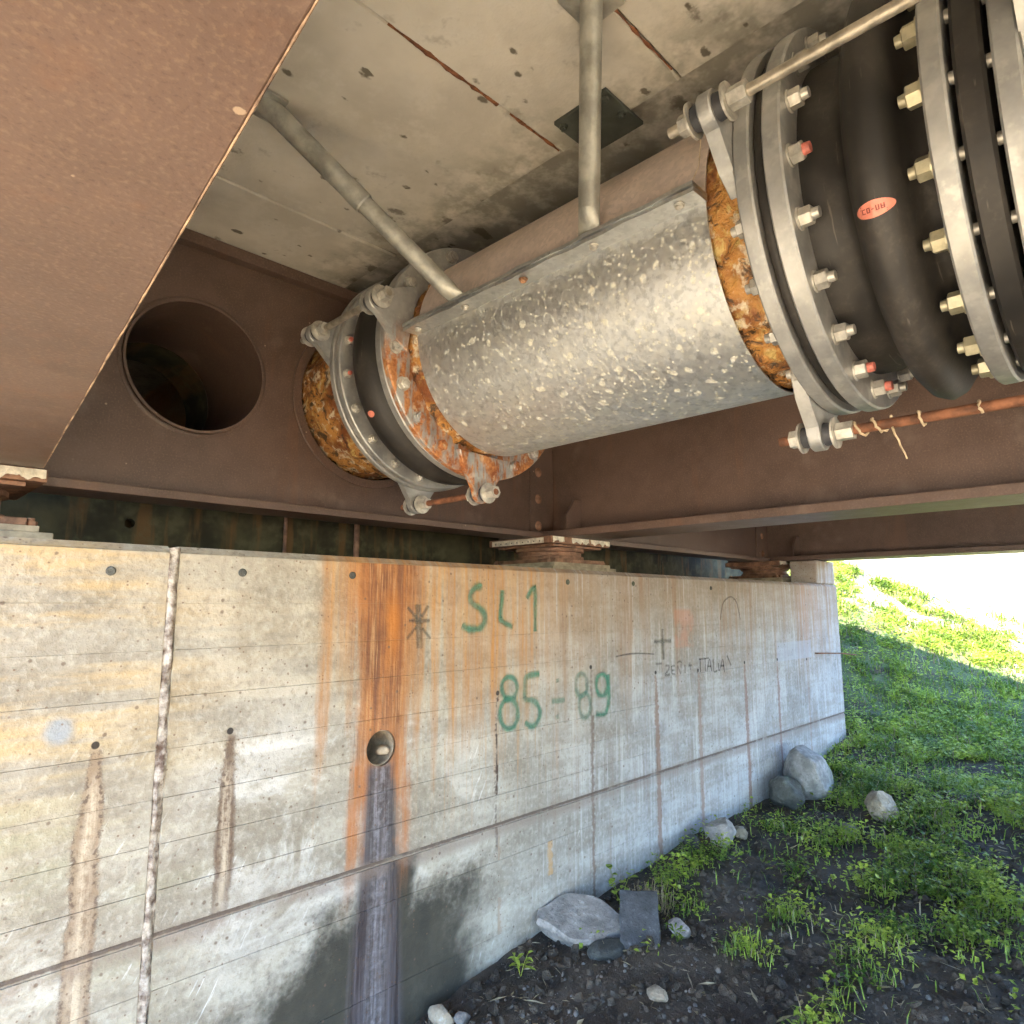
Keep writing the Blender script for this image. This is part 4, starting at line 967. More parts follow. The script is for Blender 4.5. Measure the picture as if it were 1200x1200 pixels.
# -- galvanised casing: two half shells bolted along horizontal seams ------------------
cas = empty('pipe_casing', (CX, 1.26, CZ - 0.385), 'mottled galvanised sheet casing round the pipe, slung from two struts', 'pipe casing')
Y0, Y1, RC = 0.702, 1.825, 0.385
bm = bmesh.new(); lathe(bm, [(Y0, RC - 0.004), (Y0, RC), (Y1, RC), (Y1, RC - 0.004)], CX, CZ, 72, False, 181.0, 359.0); obj('lower_shell', bm, M['galv'], cas, 40)
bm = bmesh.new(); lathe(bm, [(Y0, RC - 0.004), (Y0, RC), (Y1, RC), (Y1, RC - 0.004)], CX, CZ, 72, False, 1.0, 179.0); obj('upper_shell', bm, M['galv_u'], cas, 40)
for s, nm in ((-1, 'seam_flange'), (1, 'seam_flange')):
    for (z0, z1, dx_) in ((CZ - 0.0115, CZ - 0.0010, 0.0), (CZ + 0.0004, CZ + 0.0100, 0.005)):
        xa, xb = CX + s * (RC - 0.004), CX + s * (RC + 0.062 + dx_)
        bm = bmesh.new(); n = 40; prev = None
        for i in range(n + 1):
            y = Y0 - 0.002 + (Y1 - Y0 + 0.004) * i / n; wv = 0.0018 * math.sin(y * 23 + dx_ * 900) + 0.0012 * math.sin(y * 51)
            cur = [bm.verts.new(p) for p in ((xa, y, z0), (xb, y, z0 + wv), (xb, y, z1 + wv), (xa, y, z1))]
            if prev:
                for k in range(4): bm.faces.new((prev[k], prev[(k + 1) % 4], cur[(k + 1) % 4], cur[k]))
            else: bm.faces.new(cur[::-1])
            prev = cur
        bm.faces.new(prev); obj(nm, bm, M['galv_s'], cas)
bm = bmesh.new(); lathe(bm, [(0, 0.0135), (-0.003, 0.0135), (-0.0031, 0.0105), (-0.009, 0.0095), (-0.012, 0.0055), (-0.0125, 0.0001)], 0, 0, 16); bm.transform(Matrix.Rotation(math.radians(90), 4, 'X'))
sb = mesh_of('seam_bolt', bm, M['bolt'], 40)
sbr = sb.copy(); sbr.materials[0] = M['rusty']
for i, y in enumerate((0.752, 1.010, 1.270, 1.530, 1.775)): inst('seam_bolt', sbr if i == 2 else sb, (CX - RC - 0.036, y, CZ - 0.0135), cas)
foam_ring(cas, 'insulation', 0.593, 0.712, 0.368, 81); foam_ring(cas, 'insulation', 1.815, 1.899, 0.372, 83)

# -- far rubber expansion joint ---------------------------------------------------------
fj = empty('expansion_joint', (CX, 2.08, CZ - 0.46), 'far rubber expansion joint with rust-streaked flange near the cross girder', 'expansion joint', 'rubber expansion joints on the pipe')
flange(fj, 1.900, 1.930, 0.34, 0.472, 'flange_r'); flange(fj, 1.936, 1.972, 0.34, 0.468, 'flange')
flange(fj, 2.215, 2.248, 0.34, 0.468, 'flange'); flange(fj, 2.254, 2.284, 0.34, 0.472, 'flange')
bm = bmesh.new(); lathe(bm, [(1.930, 0.462), (1.936, 0.462)], CX, CZ, 72); obj('gasket', bm, M['rubber'], fj)
bm = bmesh.new(); lathe(bm, [(2.249, 0.462), (2.253, 0.462)], CX, CZ, 72); obj('gasket', bm, M['rubber'], fj)
bm = bmesh.new(); lathe(bm, [(1.973, 0.40), (1.995, 0.40), (2.012, 0.412), (2.03, 0.443), (2.06, 0.462), (2.094, 0.466), (2.128, 0.462), (2.158, 0.443), (2.176, 0.412), (2.192, 0.40), (2.214, 0.40)], CX, CZ, 96)
fb = obj('rubber_bellows', bm, M['rubber'], fj, True)
ph = [171 + 18 * i for i in range(20)]
bolts(fj, [p - 3 for p in ph], 0.430, 1.899, HEAD_G, False, HEAD_RUST, (3, 4, 6, 7)); bolts(fj, ph, 0.436, 2.2145, HEAD, False, HEAD_R, (0, 1))
for p in (170, 268, 40):
    lug(fj, p, 1.868 if p != 268 else 1.872, 1.8985, 'flange_r', 0.38); lug(fj, p, 2.2855, 2.315, 'flange', 0.38)
    rod_set(fj, p, 0.535, 2.40, 1.80, 'rustbar' if p == 268 else 'rod', (2.2855, 2.315), (1.87, 1.8985))
foam_ring(fj, 'insulation', 2.30, 2.735, 0.352, 87)

# -- near rubber expansion joint ---------------------------------------------------------
nj = empty('expansion_joint', (CX, 0.34, CZ - 0.48), 'near rubber expansion joint with thick grey flanges and a row of bolts', 'expansion joint', 'rubber expansion joints on the pipe')
flange(nj, 0.556, 0.592, 0.34, 0.470, 'flange'); flange(nj, 0.486, 0.526, 0.36, 0.474, 'flange')
flange(nj, 0.199, 0.237, 0.36, 0.470, 'flange'); flange(nj, 0.094, 0.132, 0.34, 0.470, 'flange')
bm = bmesh.new(); lathe(bm, [(0.526, 0.440), (0.531, 0.452), (0.551, 0.452), (0.556, 0.440)], CX, CZ, 96); obj('rubber_rim', bm, M['rubber'], nj, True)
bm = bmesh.new(); lathe(bm, ring_prof(0.142, 0.188, 0.36, 0.462, 0.006), CX, CZ, 96, True); obj('rubber_rim', bm, M['rubber'], nj, 40)
BEL = [(0.487, 0.384), (0.445, 0.384), (0.415, 0.376), (0.397, 0.384), (0.387, 0.415), (0.377, 0.448), (0.360, 0.473), (0.338, 0.483), (0.316, 0.473), (0.299, 0.448), (0.289, 0.415), (0.279, 0.384), (0.262, 0.372), (0.236, 0.370)]
bm = bmesh.new(); lathe(bm, BEL, CX, CZ, 128); bel = obj('rubber_bellows', bm, M['rubber'], nj, True)
ph = [165.5 + 18 * i for i in range(20)]
bolts(nj, ph, 0.428, 0.4855, NUT, False, NUT_R, (1, 5, 6)); bolts(nj, ph, 0.432, 0.2375, NUT_Y, True)
bolts(nj, [p - 4 for p in ph], 0.415, 0.5925, NUT, True)
for p in ph[:12]:
    bm = bmesh.new(); cyl(bm, polar(p, 0.432, 0.198), polar(p, 0.432, 0.10), 0.012, seg=14); obj('stud', bm, M['bolt'], nj, 40)
for p in (170, 268.5, 40):
    lug(nj, p, 0.5935, 0.626, 'flange'); lug(nj, p, 0.060, 0.0935, 'flange')
    rod_set(nj, p, 0.532, 0.71, 0.0, 'rustbar' if p > 200 else 'rod', (0.5935, 0.626), (0.060, 0.0935))
# oval red maker's label, following the bellows
def oval_label(parent, phi, yc, hy, hphi, prof, lift=0.0012, marks=True):
    py = [p[0] for p in prof][::-1]; pr = [p[1] for p in prof][::-1]
    R = lambda y: float(np.interp(y, py, pr)) + lift
    def pt(y, dph, l=0.0): a = math.radians(phi + dph); r = R(y) + l; return (CX + r * math.cos(a), y, CZ + r * math.sin(a))
    bm = bmesh.new(); K = 6; n = 36; c = bm.verts.new(pt(yc, 0)); prev = None
    for k in range(1, K + 1):
        ring = [bm.verts.new(pt(yc + hy * k / K * math.cos(2 * math.pi * i / n), hphi * k / K * math.sin(2 * math.pi * i / n))) for i in range(n)]
        for i in range(n):
            j = (i + 1) % n
            bm.faces.new((c, ring[i], ring[j]) if prev is None else (prev[i], ring[i], ring[j], prev[j]))
        prev = ring
    lb = obj('maker_label', bm, M['label_red'], parent, True); lb['label'] = 'small oval red label'
    if marks:
        bm = bmesh.new()
        for u0, u1, v0, v1 in ((-.62, -.56, -.3, .3), (-.62, -.42, .2, .3), (-.62, -.42, -.3, -.2), (-.36, -.30, -.3, .3), (-.36, -.2, .2, .3), (-.22, -.16, -.3, .3), (-.36, -.2, -.3, -.2), (-.08, .04, -.06, .06), (.12, .18, -.3, .3), (.14, .26, .2, .3), (.24, .30, -.3, .3), (.36, .42, -.3, .3), (.40, .52, .2, .3), (.40, .52, -.05, .05), (.50, .56, -.3, .3)):
            vs = [bm.verts.new(pt(yc - hy * u, hphi * v, 0.0006)) for u, v in ((u0, v0), (u1, v0), (u1, v1), (u0, v1))]; bm.faces.new(vs)
        obj('label_print', bm, M['ink'], lb)
oval_label(bel, 206.5, 0.337, 0.034, 1.9, BEL)
FB = [(1.995, 0.40), (2.012, 0.412), (2.03, 0.443), (2.06, 0.462), (2.094, 0.466), (2.128, 0.462), (2.158, 0.443), (2.176, 0.412)]
oval_label(fb, 212, 2.094, 0.020, 1.6, FB[::-1], 0.0012, False)
# spool beyond the near joint
ns = empty('pipe_casing', (CX, -2.0, CZ - 0.385), 'galvanised pipe casing continuing out of the right edge behind the near joint', 'pipe casing')
bm = bmesh.new(); lathe(bm, [(0.04, 0.34), (0.04, RC), (-9.0, RC)], CX, CZ, 64); obj('shell', bm, M['galv_s'], ns, 40)
bm = bmesh.new(); lathe(bm, [(0.093, 0.345), (0.04, 0.345)], CX, CZ, 48); obj('insulation', bm, M['foam'], ns, True)
# carrier pipe core so the joints are closed inside, and the far spool behind the girder
bm = bmesh.new(); lathe(bm, [(0.09, 0.335), (2.74, 0.335)], CX, CZ, 48); obj('carrier_pipe', bm, M['rubber'], cas, True)
bm = bmesh.new(); lathe(bm, [(2.737, 0.350), (3.299, 0.350)], CX, CZ, 48); obj('wall_spool', bm, M['foam'], cas, True)

# -- hanger struts --------------------------------------------------------------------------
def strut(a, b, label, coupling):
    a, b = Vector(a), Vector(b); d = (b - a).normalized()
    s = empty('hanger_strut', a, label, 'strut', 'galvanised tube struts holding the casing')
    bm = bmesh.new(); cyl(bm, a + d * 0.055, b, 0.0285, seg=28); tb = obj('tube', bm, M['strut'], s, 40)
    # flattened tube foot bolted on the seam
    bm = bmesh.new(); q = d.to_track_quat('Z', 'Y'); rings = []
    side = Vector((0, 1, 0)); side = (side - d * side.dot(d)).normalized(); nrm = d.cross(side)
    for t, w, h in ((0.056, 0.0285, 0.0285), (0.036, 0.031, 0.022), (0.014, 0.035, 0.010), (-0.012, 0.036, 0.0065)):
        rings.append([bm.verts.new(a + d * t + side * (w * math.cos(2 * math.pi * k / 24)) + nrm * (h * math.sin(2 * math.pi * k / 24))) for k in range(24)])
    for A, B in zip(rings, rings[1:]):
        for k in range(24): bm.faces.new((A[k], A[(k + 1) % 24], B[(k + 1) % 24], B[k]))
    bm.faces.new(rings[-1]); obj('flattened_foot', bm, M['strut'], s, 40)
    if coupling:
        c = a + (b - a) * coupling; bm = bmesh.new(); cyl(bm, c, c + d * 0.05, 0.034, seg=28); cyl(bm, c - d * 0.006, c, 0.031, 0.034, seg=28, cap=False); obj('coupling', bm, M['strut'], tb, 40); bm = bmesh.new(); cyl(bm, c + d * 0.05, b, 0.0325, seg=28); obj('outer_tube', bm, M['strut'], tb, 40)
    bm = bmesh.new(); pz = Vector((b.x, b.y, ZS)); box(bm, b.x - 0.06, b.x + 0.06, b.y - 0.06, b.y + 0.06, ZS - 0.012, ZS - 0.003); obj('foot_plate', bm, M['strut'], s)
    return s
strut((1.318, 1.548, 0.972), (0.745, 1.803, 1.505), 'slanting galvanised tube strut with a coupling, left of the casing', 0.50)
strut((1.312, 1.014, 0.985), (1.178, 0.890, 1.505), 'upright galvanised tube strut standing on the middle of the casing seam', 0)

# dried rootlet wound on the lower rod of the near joint
rt = empty('dried_root', polar(268.5, 0.545, 0.42), 'pale dried rootlet wound round the rusty lower tie rod', 'root')
def wob(pts, k): return pts
px, _, pz = polar(268.5, 0.532, 0)
def coil(y0, y1, turns, r, seed):
    r_ = random.Random(seed); n = int(turns * 14); return [(px + (r + r_.uniform(-.003, .004)) * math.cos(6.283 * turns * i / n), y0 + (y1 - y0) * i / n + r_.uniform(-.002, .002), pz + (r + r_.uniform(-.003, .004)) * math.sin(6.283 * turns * i / n)) for i in range(n + 1)]
for i, (a, b, t, s) in enumerate(((0.535, 0.44, 2.3, 3), (0.385, 0.372, 1.1, 4), (0.27, 0.262, 0.7, 5))):
    bm = bmesh.new(); tube_path(bm, coil(a, b, t, 0.0155, s), 0.0032, 6); obj('coil', bm, M['root'], rt, True)
bm = bmesh.new(); tube_path(bm, [(px - 0.01, 0.438, pz - 0.012), (px - 0.012, 0.434, pz - 0.030), (px - 0.006, 0.428, pz - 0.045), (px - 0.012, 0.424, pz - 0.060), (px - 0.004, 0.418, pz - 0.078), (px - 0.006, 0.414, pz - 0.092)], 0.0030, 6, 0.6)
obj('tail', bm, M['root'], rt, True)

# ----------------------------------------------------------------------------
# stones on the ground
# ----------------------------------------------------------------------------
def gz(x, y): return float(zg(np.array([x]), np.array([y]))[0])
def stone(name, x, y, size, mat, label, seed, rot=(0, 0, 0), sink=0.35, cat='rock', group='loose stones at the foot of the wall', cuts=9, amp=0.16, dz=0.0):
    bm = rock_bm(seed, size, 4 if max(size) > 0.1 else 3, cuts, amp)
    o = obj(name, bm, M[mat]); o.location = (x, y, gz(x, y) + size[2] * (1 - sink) + dz); o.rotation_euler = rot
    o.data.polygons.foreach_set('use_smooth', [True] * len(o.data.polygons)); o.data.set_sharp_from_angle(angle=math.radians(28))
    return tag(o, label, cat, group)
# the flat pale slab of rock leaning out from the wall
bm = bmesh.new()
out = [(-0.19, 0.06), (-0.05, 0.155), (0.085, 0.135), (0.215, -0.005), (0.185, -0.075), (0.03, -0.135), (-0.075, -0.115), (-0.20, -0.01)]
top = [bm.verts.new((x * 0.97, y * 0.97, 0.03 + 0.012 * math.sin(x * 17 + y * 9))) for x, y in out]; mid = [bm.verts.new((x * 1.02, y * 1.02, 0.004)) for x, y in out]; bot = [bm.verts.new((x * 0.86, y * 0.86, -0.04)) for x, y in out]
n = len(out)
for A, B in ((top, mid), (mid, bot)):
    for i in range(n): bm.faces.new((A[i], A[(i + 1) % n], B[(i + 1) % n], B[i]))
bm.faces.new(top); bm.faces.new(bot[::-1])
bmesh.ops.triangulate(bm, faces=[f for f in bm.faces if len(f.verts) > 4]); bmesh.ops.subdivide_edges(bm, edges=bm.edges[:], cuts=3, use_grid_fill=True)
from mathutils import noise as mnoise
for v in bm.verts: v.co += Vector((1, 1, 1)) * 0.0 + v.co.normalized() * 0.012 * mnoise.fractal(v.co * 16, 1, 2, 4)
fr = obj('flat_rock', bm, M['rock'], None, 32); fr.location = (2.50, 2.045, gz(2.50, 2.03) + 0.052); fr.rotation_euler = (math.radians(15), math.radians(3), math.radians(-38))
tag(fr, 'broad flat pale grey rock leaning against the foot of the wall', 'rock', 'loose stones at the foot of the wall')
# thin rectangular paver, tilted
bm = bmesh.new(); box(bm, -0.085, 0.085, -0.145, 0.145, -0.018, 0.018, 0.004)
bmesh.ops.subdivide_edges(bm, edges=[e for e in bm.edges if e.calc_length() > 0.1], cuts=6, use_grid_fill=True)
for v in bm.verts: v.co += v.co.normalized() * 0.004 * mnoise.fractal(v.co * 30, 1, 2, 3)
pv = obj('stone_paver', bm, M['slabstone'], None, 32); pv.location = (2.625, 1.815, gz(2.62, 1.81) + 0.070); pv.rotation_euler = (math.radians(32), math.radians(-4), math.radians(-57))
tag(pv, 'thin dark rectangular paver tilted on the soil beside the flat rock', 'paver')
stone('boulder', 5.05, 2.0, (0.23, 0.17, 0.21), 'rock_b', 'large rounded blue-grey boulder against the far end of the wall', 101, (0.1, 0.2, 0.6), 0.3, 'boulder', cuts=6, amp=0.08)
stone('boulder', 4.72, 2.02, (0.15, 0.12, 0.13), 'rock_d', 'dark green angular boulder tucked behind the large rounded one', 103, (0.3, 0.1, 0.2), 0.35, 'boulder')
stone('field_stone', 4.84, 1.465, (0.12, 0.10, 0.10), 'rock_p', 'pale squarish stone alone in the grass right of the boulders', 105, (0.1, 0.0, 0.5), 0.35)
stone('field_stone', 3.80, 2.03, (0.13, 0.10, 0.085), 'rock', 'rough grey stone half buried at the wall foot in the middle', 107, (0.2, -0.3, 0.3), 0.4)
stone('field_stone', 3.97, 2.00, (0.055, 0.05, 0.045), 'rock_p', 'small pale stone beside the half buried grey stone', 109, (0, 0, 0.4), 0.3)
stone('field_stone', 3.60, 2.11, (0.07, 0.05, 0.045), 'rock_d', 'small dark stone close under the wall left of the half buried stone', 111, (0, 0, 0.9), 0.4)
stone('field_stone', 2.76, 1.70, (0.070, 0.055, 0.032), 'rock', 'small flat stone right of the dark paver', 113, (0.3, 0, 0.7), 0.2)
stone('field_stone', 2.47, 1.87, (0.12, 0.08, 0.05), 'rock_d', 'dark stone under the front of the flat rock', 115, (0, 0.1, 0.2), 0.9)
stone('field_stone', 1.742, 2.10, (0.032, 0.055, 0.038), 'rock_p', 'egg-shaped pale stone at the edge of the puddle', 117, (0.2, 0.2, 0.5), 0.15, cuts=3, amp=0.06)
stone('field_stone', 1.79, 2.04, (0.034, 0.03, 0.026), 'rock', 'small brown-grey stone right of the egg-shaped stone', 119, (0, 0, 0), 0.2)
stone('field_stone', 2.30, 1.52, (0.05, 0.04, 0.026), 'rock_p', 'small pale stone on the bare soil at the bottom edge', 121, (0, 0, 1), 0.3)
stone('field_stone', 4.45, 1.55, (0.05, 0.045, 0.03), 'rock', 'small grey stone among the weeds below the boulders', 123, (0, 0, 1.3), 0.4)

# gravel bits on the bare soil: too many and too small to pick apart
tb = bmesh.new(); bmesh.ops.create_icosphere(tb, subdivisions=1, radius=1.0); tv = np.array([v.co[:] for v in tb.verts]); tfc = np.array([[v.index for v in f.verts] for f in tb.faces]); tb.free()
def crumbs(name, NG, seed, smin, smax, pw_, spread, mat, label, rough, smooth):
    g5 = np.random.default_rng(seed); px5 = 1.62 + np.abs(g5.normal(0, 1, NG)) * spread; py5 = 0.5 + g5.random(NG) * 1.67; pz5 = zg(px5, py5); s5 = smin + (smax - smin) * g5.random(NG) ** pw_
    VV = np.zeros((NG, len(tv), 3))
    for i in range(NG):
        qq, _ = np.linalg.qr(g5.normal(size=(3, 3))); sc3 = s5[i] * np.array([0.7 + 0.9 * g5.random(), 1.0, 0.45 + 0.5 * g5.random()])
        VV[i] = ((tv * (1 + rough * (g5.random((len(tv), 1)) - 0.5))) * sc3) @ qq.T + (px5[i], py5[i], pz5[i] + s5[i] * 0.2)
    FF = (tfc[None] + (np.arange(NG) * len(tv))[:, None, None]).reshape(-1, 3)
    me = bpy.data.meshes.new(name); me.from_pydata(VV.reshape(-1, 3).tolist(), [], FF.tolist()); me.materials.append(M[mat])
    if smooth: me.polygons.foreach_set('use_smooth', [True] * len(me.polygons))
    o = bpy.data.objects.new(name, me); col.objects.link(o); return tag(o, label, None, None, 'stuff')
crumbs('gravel', 1500, 5, 0.0025, 0.0130, 4, 1.2, 'pebble', 'fine gravel scattered on the bare soil near the wall', 0.25, True)
crumbs('soil_clods', 5200, 6, 0.003, 0.024, 4, 2.0, 'soil', 'crumbly dark clods of earth on the bare soil', 0.7, False)

# ----------------------------------------------------------------------------
# grass and weeds
# ----------------------------------------------------------------------------
def density(x, y):
    clump = fbm(x * 1.5, y * 1.5, 4, 33); fine = fbm(x * 5.0, y * 5.0, 3, 37)
    d = np.clip((clump * 0.5 + fine * 0.5 - 0.43) * 7.5, 0.03, 1)
    edge = np.clip((x - 2.55 + (y - 1.2) * 0.10 + (fine - 0.5) * 1.2) / 1.1, 0, 1) * np.where(x < 5.6, np.clip((2.22 - y) / 0.35 + 0.12, 0, 1), 1)
    far = np.clip((x - 5.2) / 2.2, 0, 1) * (1 - 0.88 * np.clip((x - 8.7) / 0.9, 0, 1))
    return np.clip(edge * (d * (1 - far) + far * (0.16 + 0.84 * d)), 0, 1)
def in_wall(x, y): return (y > YW - 0.012) & (x < WX1 + 0.01)
def scatter(n, seed):
    g = np.random.default_rng(seed)
    # even in bearing and log-distance from a point near the photographer so near ground is denser
    x = 2.2 + (g.random(n) ** 1.55) * 8.6; y = -0.3 + g.random(n) * (1.2 + 0.42 * x)
    k = (g.random(n) < density(x, y)) & ~in_wall(x, y)
    return x[k], y[k], g
def blades(name, n, seed, hmin, hmax, mat, label, wid=0.0024, tuft=1.0):
    x, y, g = scatter(n, seed); m = len(x); z = zg(x, y)
    h = (hmin + (hmax - hmin) * g.random(m) ** 1.6) * (0.6 + 0.8 * fbm(x * 3, y * 3, 2, 41)) * (1 + np.clip(x - 4, 0, 5) * 0.10)
    a = g.random(m) * 6.283; lean = h * (0.25 + 0.75 * g.random(m)); w = wid * (0.7 + 0.8 * g.random(m)) * (1 + np.clip(x - 3, 0, 7) * 0.22)
    dx, dy = np.cos(a), np.sin(a); b = a + 1.57 + (g.random(m) - 0.5); sx, sy = np.cos(b) * w, np.sin(b) * w
    def P(px_, py_, pz_): return np.stack([px_, py_, pz_], -1)
    v0 = P(x - sx, y - sy, z - 0.004); v1 = P(x + sx, y + sy, z - 0.004)
    mx, my = x + dx * lean * 0.35, y + dy * lean * 0.35
    v2 = P(mx + sx * 0.8, my + sy * 0.8, z + h * 0.62); v3 = P(mx - sx * 0.8, my - sy * 0.8, z + h * 0.62)
    v4 = P(x + dx * lean, y + dy * lean, z + h * (0.95 - 0.25 * g.random(m)))
    vs = np.stack([v0, v1, v2, v3, v4], 1).reshape(-1, 3); i0 = np.arange(m) * 5
    q = np.stack([i0, i0 + 1, i0 + 2, i0 + 3], -1); t = np.stack([i0 + 3, i0 + 2, i0 + 4], -1)
    me = bpy.data.meshes.new(name); me.from_pydata(vs.tolist(), [], q.tolist() + t.tolist()); me.materials.append(M[mat])
    o = bpy.data.objects.new(name, me); col.objects.link(o); return tag(o, label, None, None, 'stuff')
def leaves(name, n, seed, mat, label, size=0.013):
    x, y, g = scatter(n, seed); k = 9
    cx = np.repeat(x, k) + g.normal(0, 0.030, len(x) * k) * (1 + 0.06 * np.repeat(x, k)); cy = np.repeat(y, k) + g.normal(0, 0.030, len(x) * k) * (1 + 0.06 * np.repeat(x, k))
    ok = ~in_wall(cx, cy + 0.02); cx, cy = cx[ok], cy[ok]; m = len(cx)
    cz = zg(cx, cy) + 0.008 + 0.085 * g.random(m) ** 1.5 * (0.5 + fbm(cx * 4, cy * 4, 2, 43)); s = size * (0.55 + 0.9 * g.random(m)) * (1 + np.clip(cx - 3, 0, 7) * 0.13)
    a = g.random(m) * 6.283; tilt = g.normal(0, 0.45, m); d = np.stack([np.cos(a), np.sin(a), np.sin(tilt) * 0.7], -1); e = np.stack([-np.sin(a), np.cos(a), g.normal(0, 0.35, m)], -1)
    c = np.stack([cx, cy, cz], -1); S = s[:, None]
    vs = np.stack([c - d * S, c - d * S * 0.1 + e * S * 0.62, c + d * S, c - d * S * 0.1 - e * S * 0.62], 1)
    vs[:, 1, 2] += s * 0.2; vs[:, 3, 2] += s * 0.2
    i0 = np.arange(m) * 4
    f = np.concatenate([np.stack([i0, i0 + 1, i0 + 2], -1), np.stack([i0, i0 + 2, i0 + 3], -1)])
    me = bpy.data.meshes.new(name); me.from_pydata(vs.reshape(-1, 3).tolist(), [], f.tolist()); me.materials.append(M[mat])
    o = bpy.data.objects.new(name, me); col.objects.link(o); return tag(o, label, None, None, 'stuff')
blades('grass', 110000, 1, 0.020, 0.088, 'grass', 'patchy green grass on the damp soil and bank')
blades('dry_grass', 16000, 2, 0.015, 0.10, 'straw', 'straw-coloured dead grass stems among the green', 0.0022)
leaves('ground_weeds', 25000, 3, 'weed', 'low broad-leaved weeds growing among the grass', 0.0105)

def litter(name, n, seed, mat, label, size):
    g = np.random.default_rng(seed); x = 1.9 + g.random(n) ** 1.3 * 4.2; y = 0.5 + g.random(n) * 1.66; k = ~in_wall(x, y); x, y = x[k], y[k]; m = len(x); z = zg(x, y) + 0.006 + 0.006 * g.random(m)
    a = g.random(m) * 6.283; L = size * (0.4 + 1.2 * g.random(m)); L = L * (0.5 + 1.2 * g.random(m) ** 3); w = np.minimum(L * (0.05 + 0.4 * g.random(m) ** 3), 0.008); dx, dy = np.cos(a) * L, np.sin(a) * L; ex, ey = -np.sin(a) * w, np.cos(a) * w; t = g.normal(0, 0.25, (2, m)) * L
    vs = np.stack([np.stack([x - dx, y - dy, z - 0.004], -1), np.stack([x + ex, y + ey, z + np.abs(t[0]) * 0.4], -1), np.stack([x + dx, y + dy, z + np.abs(t[1])], -1), np.stack([x - ex, y - ey, z], -1)], 1).reshape(-1, 3); i0 = np.arange(m) * 4
    f = np.concatenate([np.stack([i0, i0 + 1, i0 + 2], -1), np.stack([i0, i0 + 2, i0 + 3], -1)])
    me = bpy.data.meshes.new(name); me.from_pydata(vs.tolist(), [], f.tolist()); me.materials.append(M[mat]); o = bpy.data.objects.new(name, me); col.objects.link(o); return tag(o, label, None, None, 'stuff')
litter('leaf_litter', 1100, 21, 'straw', 'dry stalks and dead leaf scraps strewn on the soil', 0.022)
def leafy_plant(x, y, h, n, label, seed, lw=0.016, ll=0.045, group='young weeds near the wall foot'):
    r2 = random.Random(seed); z = gz(x, y)
    p = empty('weed_plant', (x, y, z), label, 'plant', group)
    for s in range(3):
        a = r2.uniform(0, 6.28); tip = Vector((x + math.cos(a) * h * 0.35, y + math.sin(a) * h * 0.35, z + h * r2.uniform(0.75, 1.05)))
        bm = bmesh.new(); base = Vector((x, y, z - 0.01)); tube_path(bm, [base, base.lerp(tip, 0.5) + Vector((0, 0, 0.01)), tip], 0.0018, 5, 0.5); obj('stem', bm, M['weed'], p, True)
        for k in range(n):
            t = 0.3 + 0.7 * (k + 1) / n; c = base.lerp(tip, t); b = r2.uniform(0, 6.28); up = r2.uniform(-0.2, 0.6)
            d = Vector((math.cos(b), math.sin(b), up)).normalized(); e = d.cross(Vector((0, 0, 1))).normalized(); L = ll * r2.uniform(0.7, 1.2); w = lw * r2.uniform(0.8, 1.2); up_ = Vector((0, 0, 1))
            bm = bmesh.new(); pts = [(0, 0.0), (0.3, 0.9), (0.6, 1.0), (0.85, 0.55), (1.0, 0.0)]
            mid = [bm.verts.new(c + d * L * u - up_ * 0.25 * L * u * u) for u, _ in pts]
            for sg in (-1, 1):
                ed = [bm.verts.new(c + d * L * u + e * sg * w * 0.5 * v - up_ * (0.25 * L * u * u - 0.004 * v)) for u, v in pts[1:4]]
                bm.faces.new((mid[0], mid[1], ed[0])); bm.faces.new((mid[1], mid[2], ed[1], ed[0])); bm.faces.new((mid[2], mid[3], ed[2], ed[1])); bm.faces.new((mid[3], mid[4], ed[2]))
            obj('leaf', bm, M['weed'], p, True)
    return p
leafy_plant(2.11, 2.045, 0.10, 5, 'single green weed on bare soil left of the flat rock', 11)
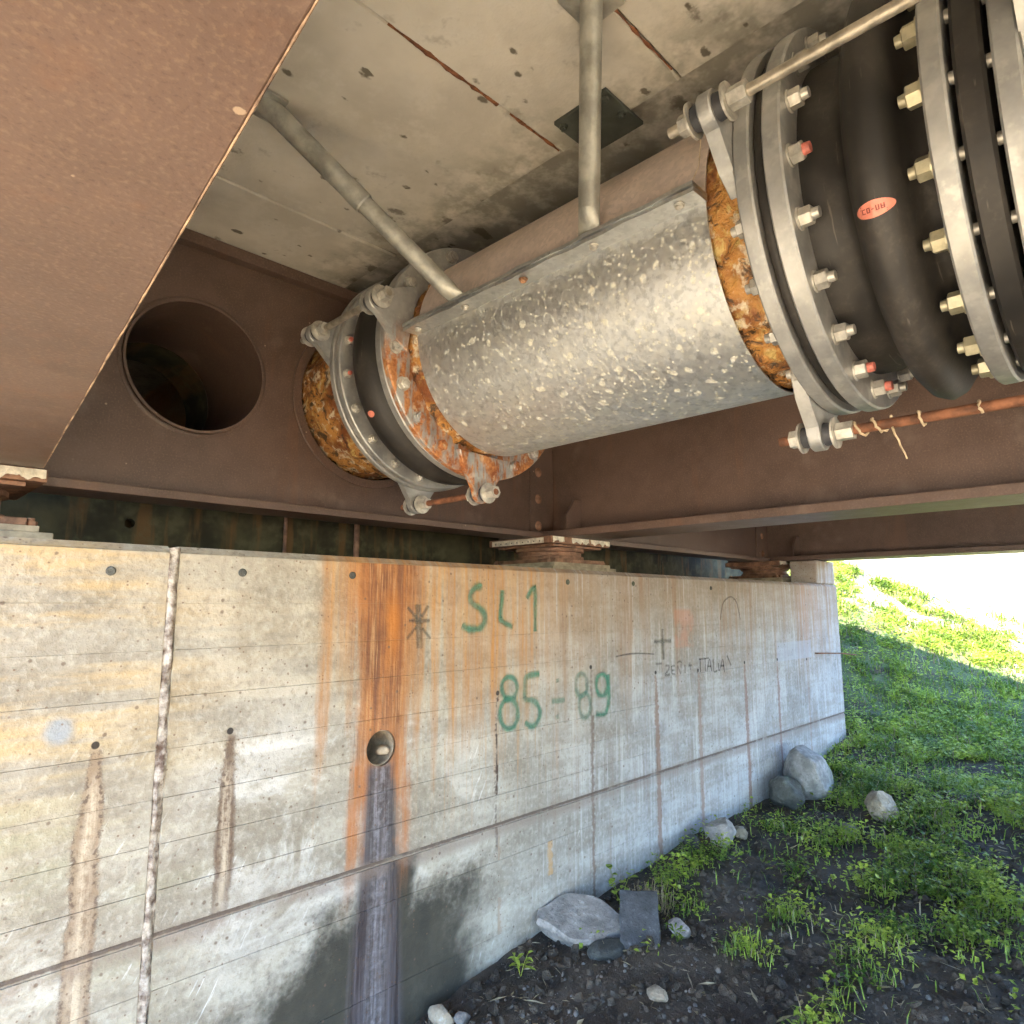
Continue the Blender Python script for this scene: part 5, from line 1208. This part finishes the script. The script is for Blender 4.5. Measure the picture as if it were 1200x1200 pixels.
leafy_plant(2.84, 2.075, 0.15, 5, 'round-leaved green weed rising behind the flat rock against the wall', 13, 0.03, 0.045)
leafy_plant(3.05, 1.95, 0.13, 6, 'bright weed in the dry tuft right of the flat rock', 15)
leafy_plant(2.68, 1.66, 0.06, 5, 'low weed in front of the dark paver', 17, 0.010, 0.04)
# dead grass tuft behind the paver
r2 = random.Random(9); bm = bmesh.new()
for i in range(150):
    x, y = 2.86 + r2.gauss(0, 0.05), 1.92 + r2.gauss(0, 0.05); z = gz(x, y); a = r2.uniform(0, 6.28); h = r2.uniform(0.05, 0.14); l = r2.uniform(0.03, 0.11); w = 0.0016
    sx, sy = -math.sin(a) * w, math.cos(a) * w
    q = [bm.verts.new(p) for p in ((x - sx, y - sy, z), (x + sx, y + sy, z), (x + math.cos(a) * l * 0.4 + sx, y + math.sin(a) * l * 0.4 + sy, z + h * 0.8), (x + math.cos(a) * l * 0.4 - sx, y + math.sin(a) * l * 0.4 - sy, z + h * 0.8))]
    t = bm.verts.new((x + math.cos(a) * l, y + math.sin(a) * l, z + h * 0.55)); bm.faces.new(q); bm.faces.new((q[3], q[2], t))
tf = obj('dry_tuft', bm, M['straw']); tag(tf, 'tuft of dead straw-coloured grass behind the dark paver', 'grass tuft')
# rusty tie wire poking out of the wall's end
bm = bmesh.new(); tube_path(bm, [(5.80, YW + 0.01, -0.402), (5.98, YW - 0.03, -0.410), (6.20, YW - 0.08, -0.418), (6.40, YW - 0.14, -0.440)], 0.006, 6)
tw = obj('tie_wire', bm, M['rustbar'], None, True); tag(tw, 'bent rusty wire sticking out of the right end of the wall', 'wire')
# cobweb thread between casing seam and lug
bm = bmesh.new(); tube_path(bm, [(CX - RC - 0.03, 0.735, CZ + 0.006), (CX - RC - 0.05, 0.69, CZ + 0.05), (CX - 0.50, 0.64, CZ + 0.12)], 0.0009, 4)
cw = obj('dangling_thread', bm, M['root'], None, True); tag(cw, 'thin pale thread between the casing seam and the upper lug', 'thread')
bpy.context.view_layer.update()
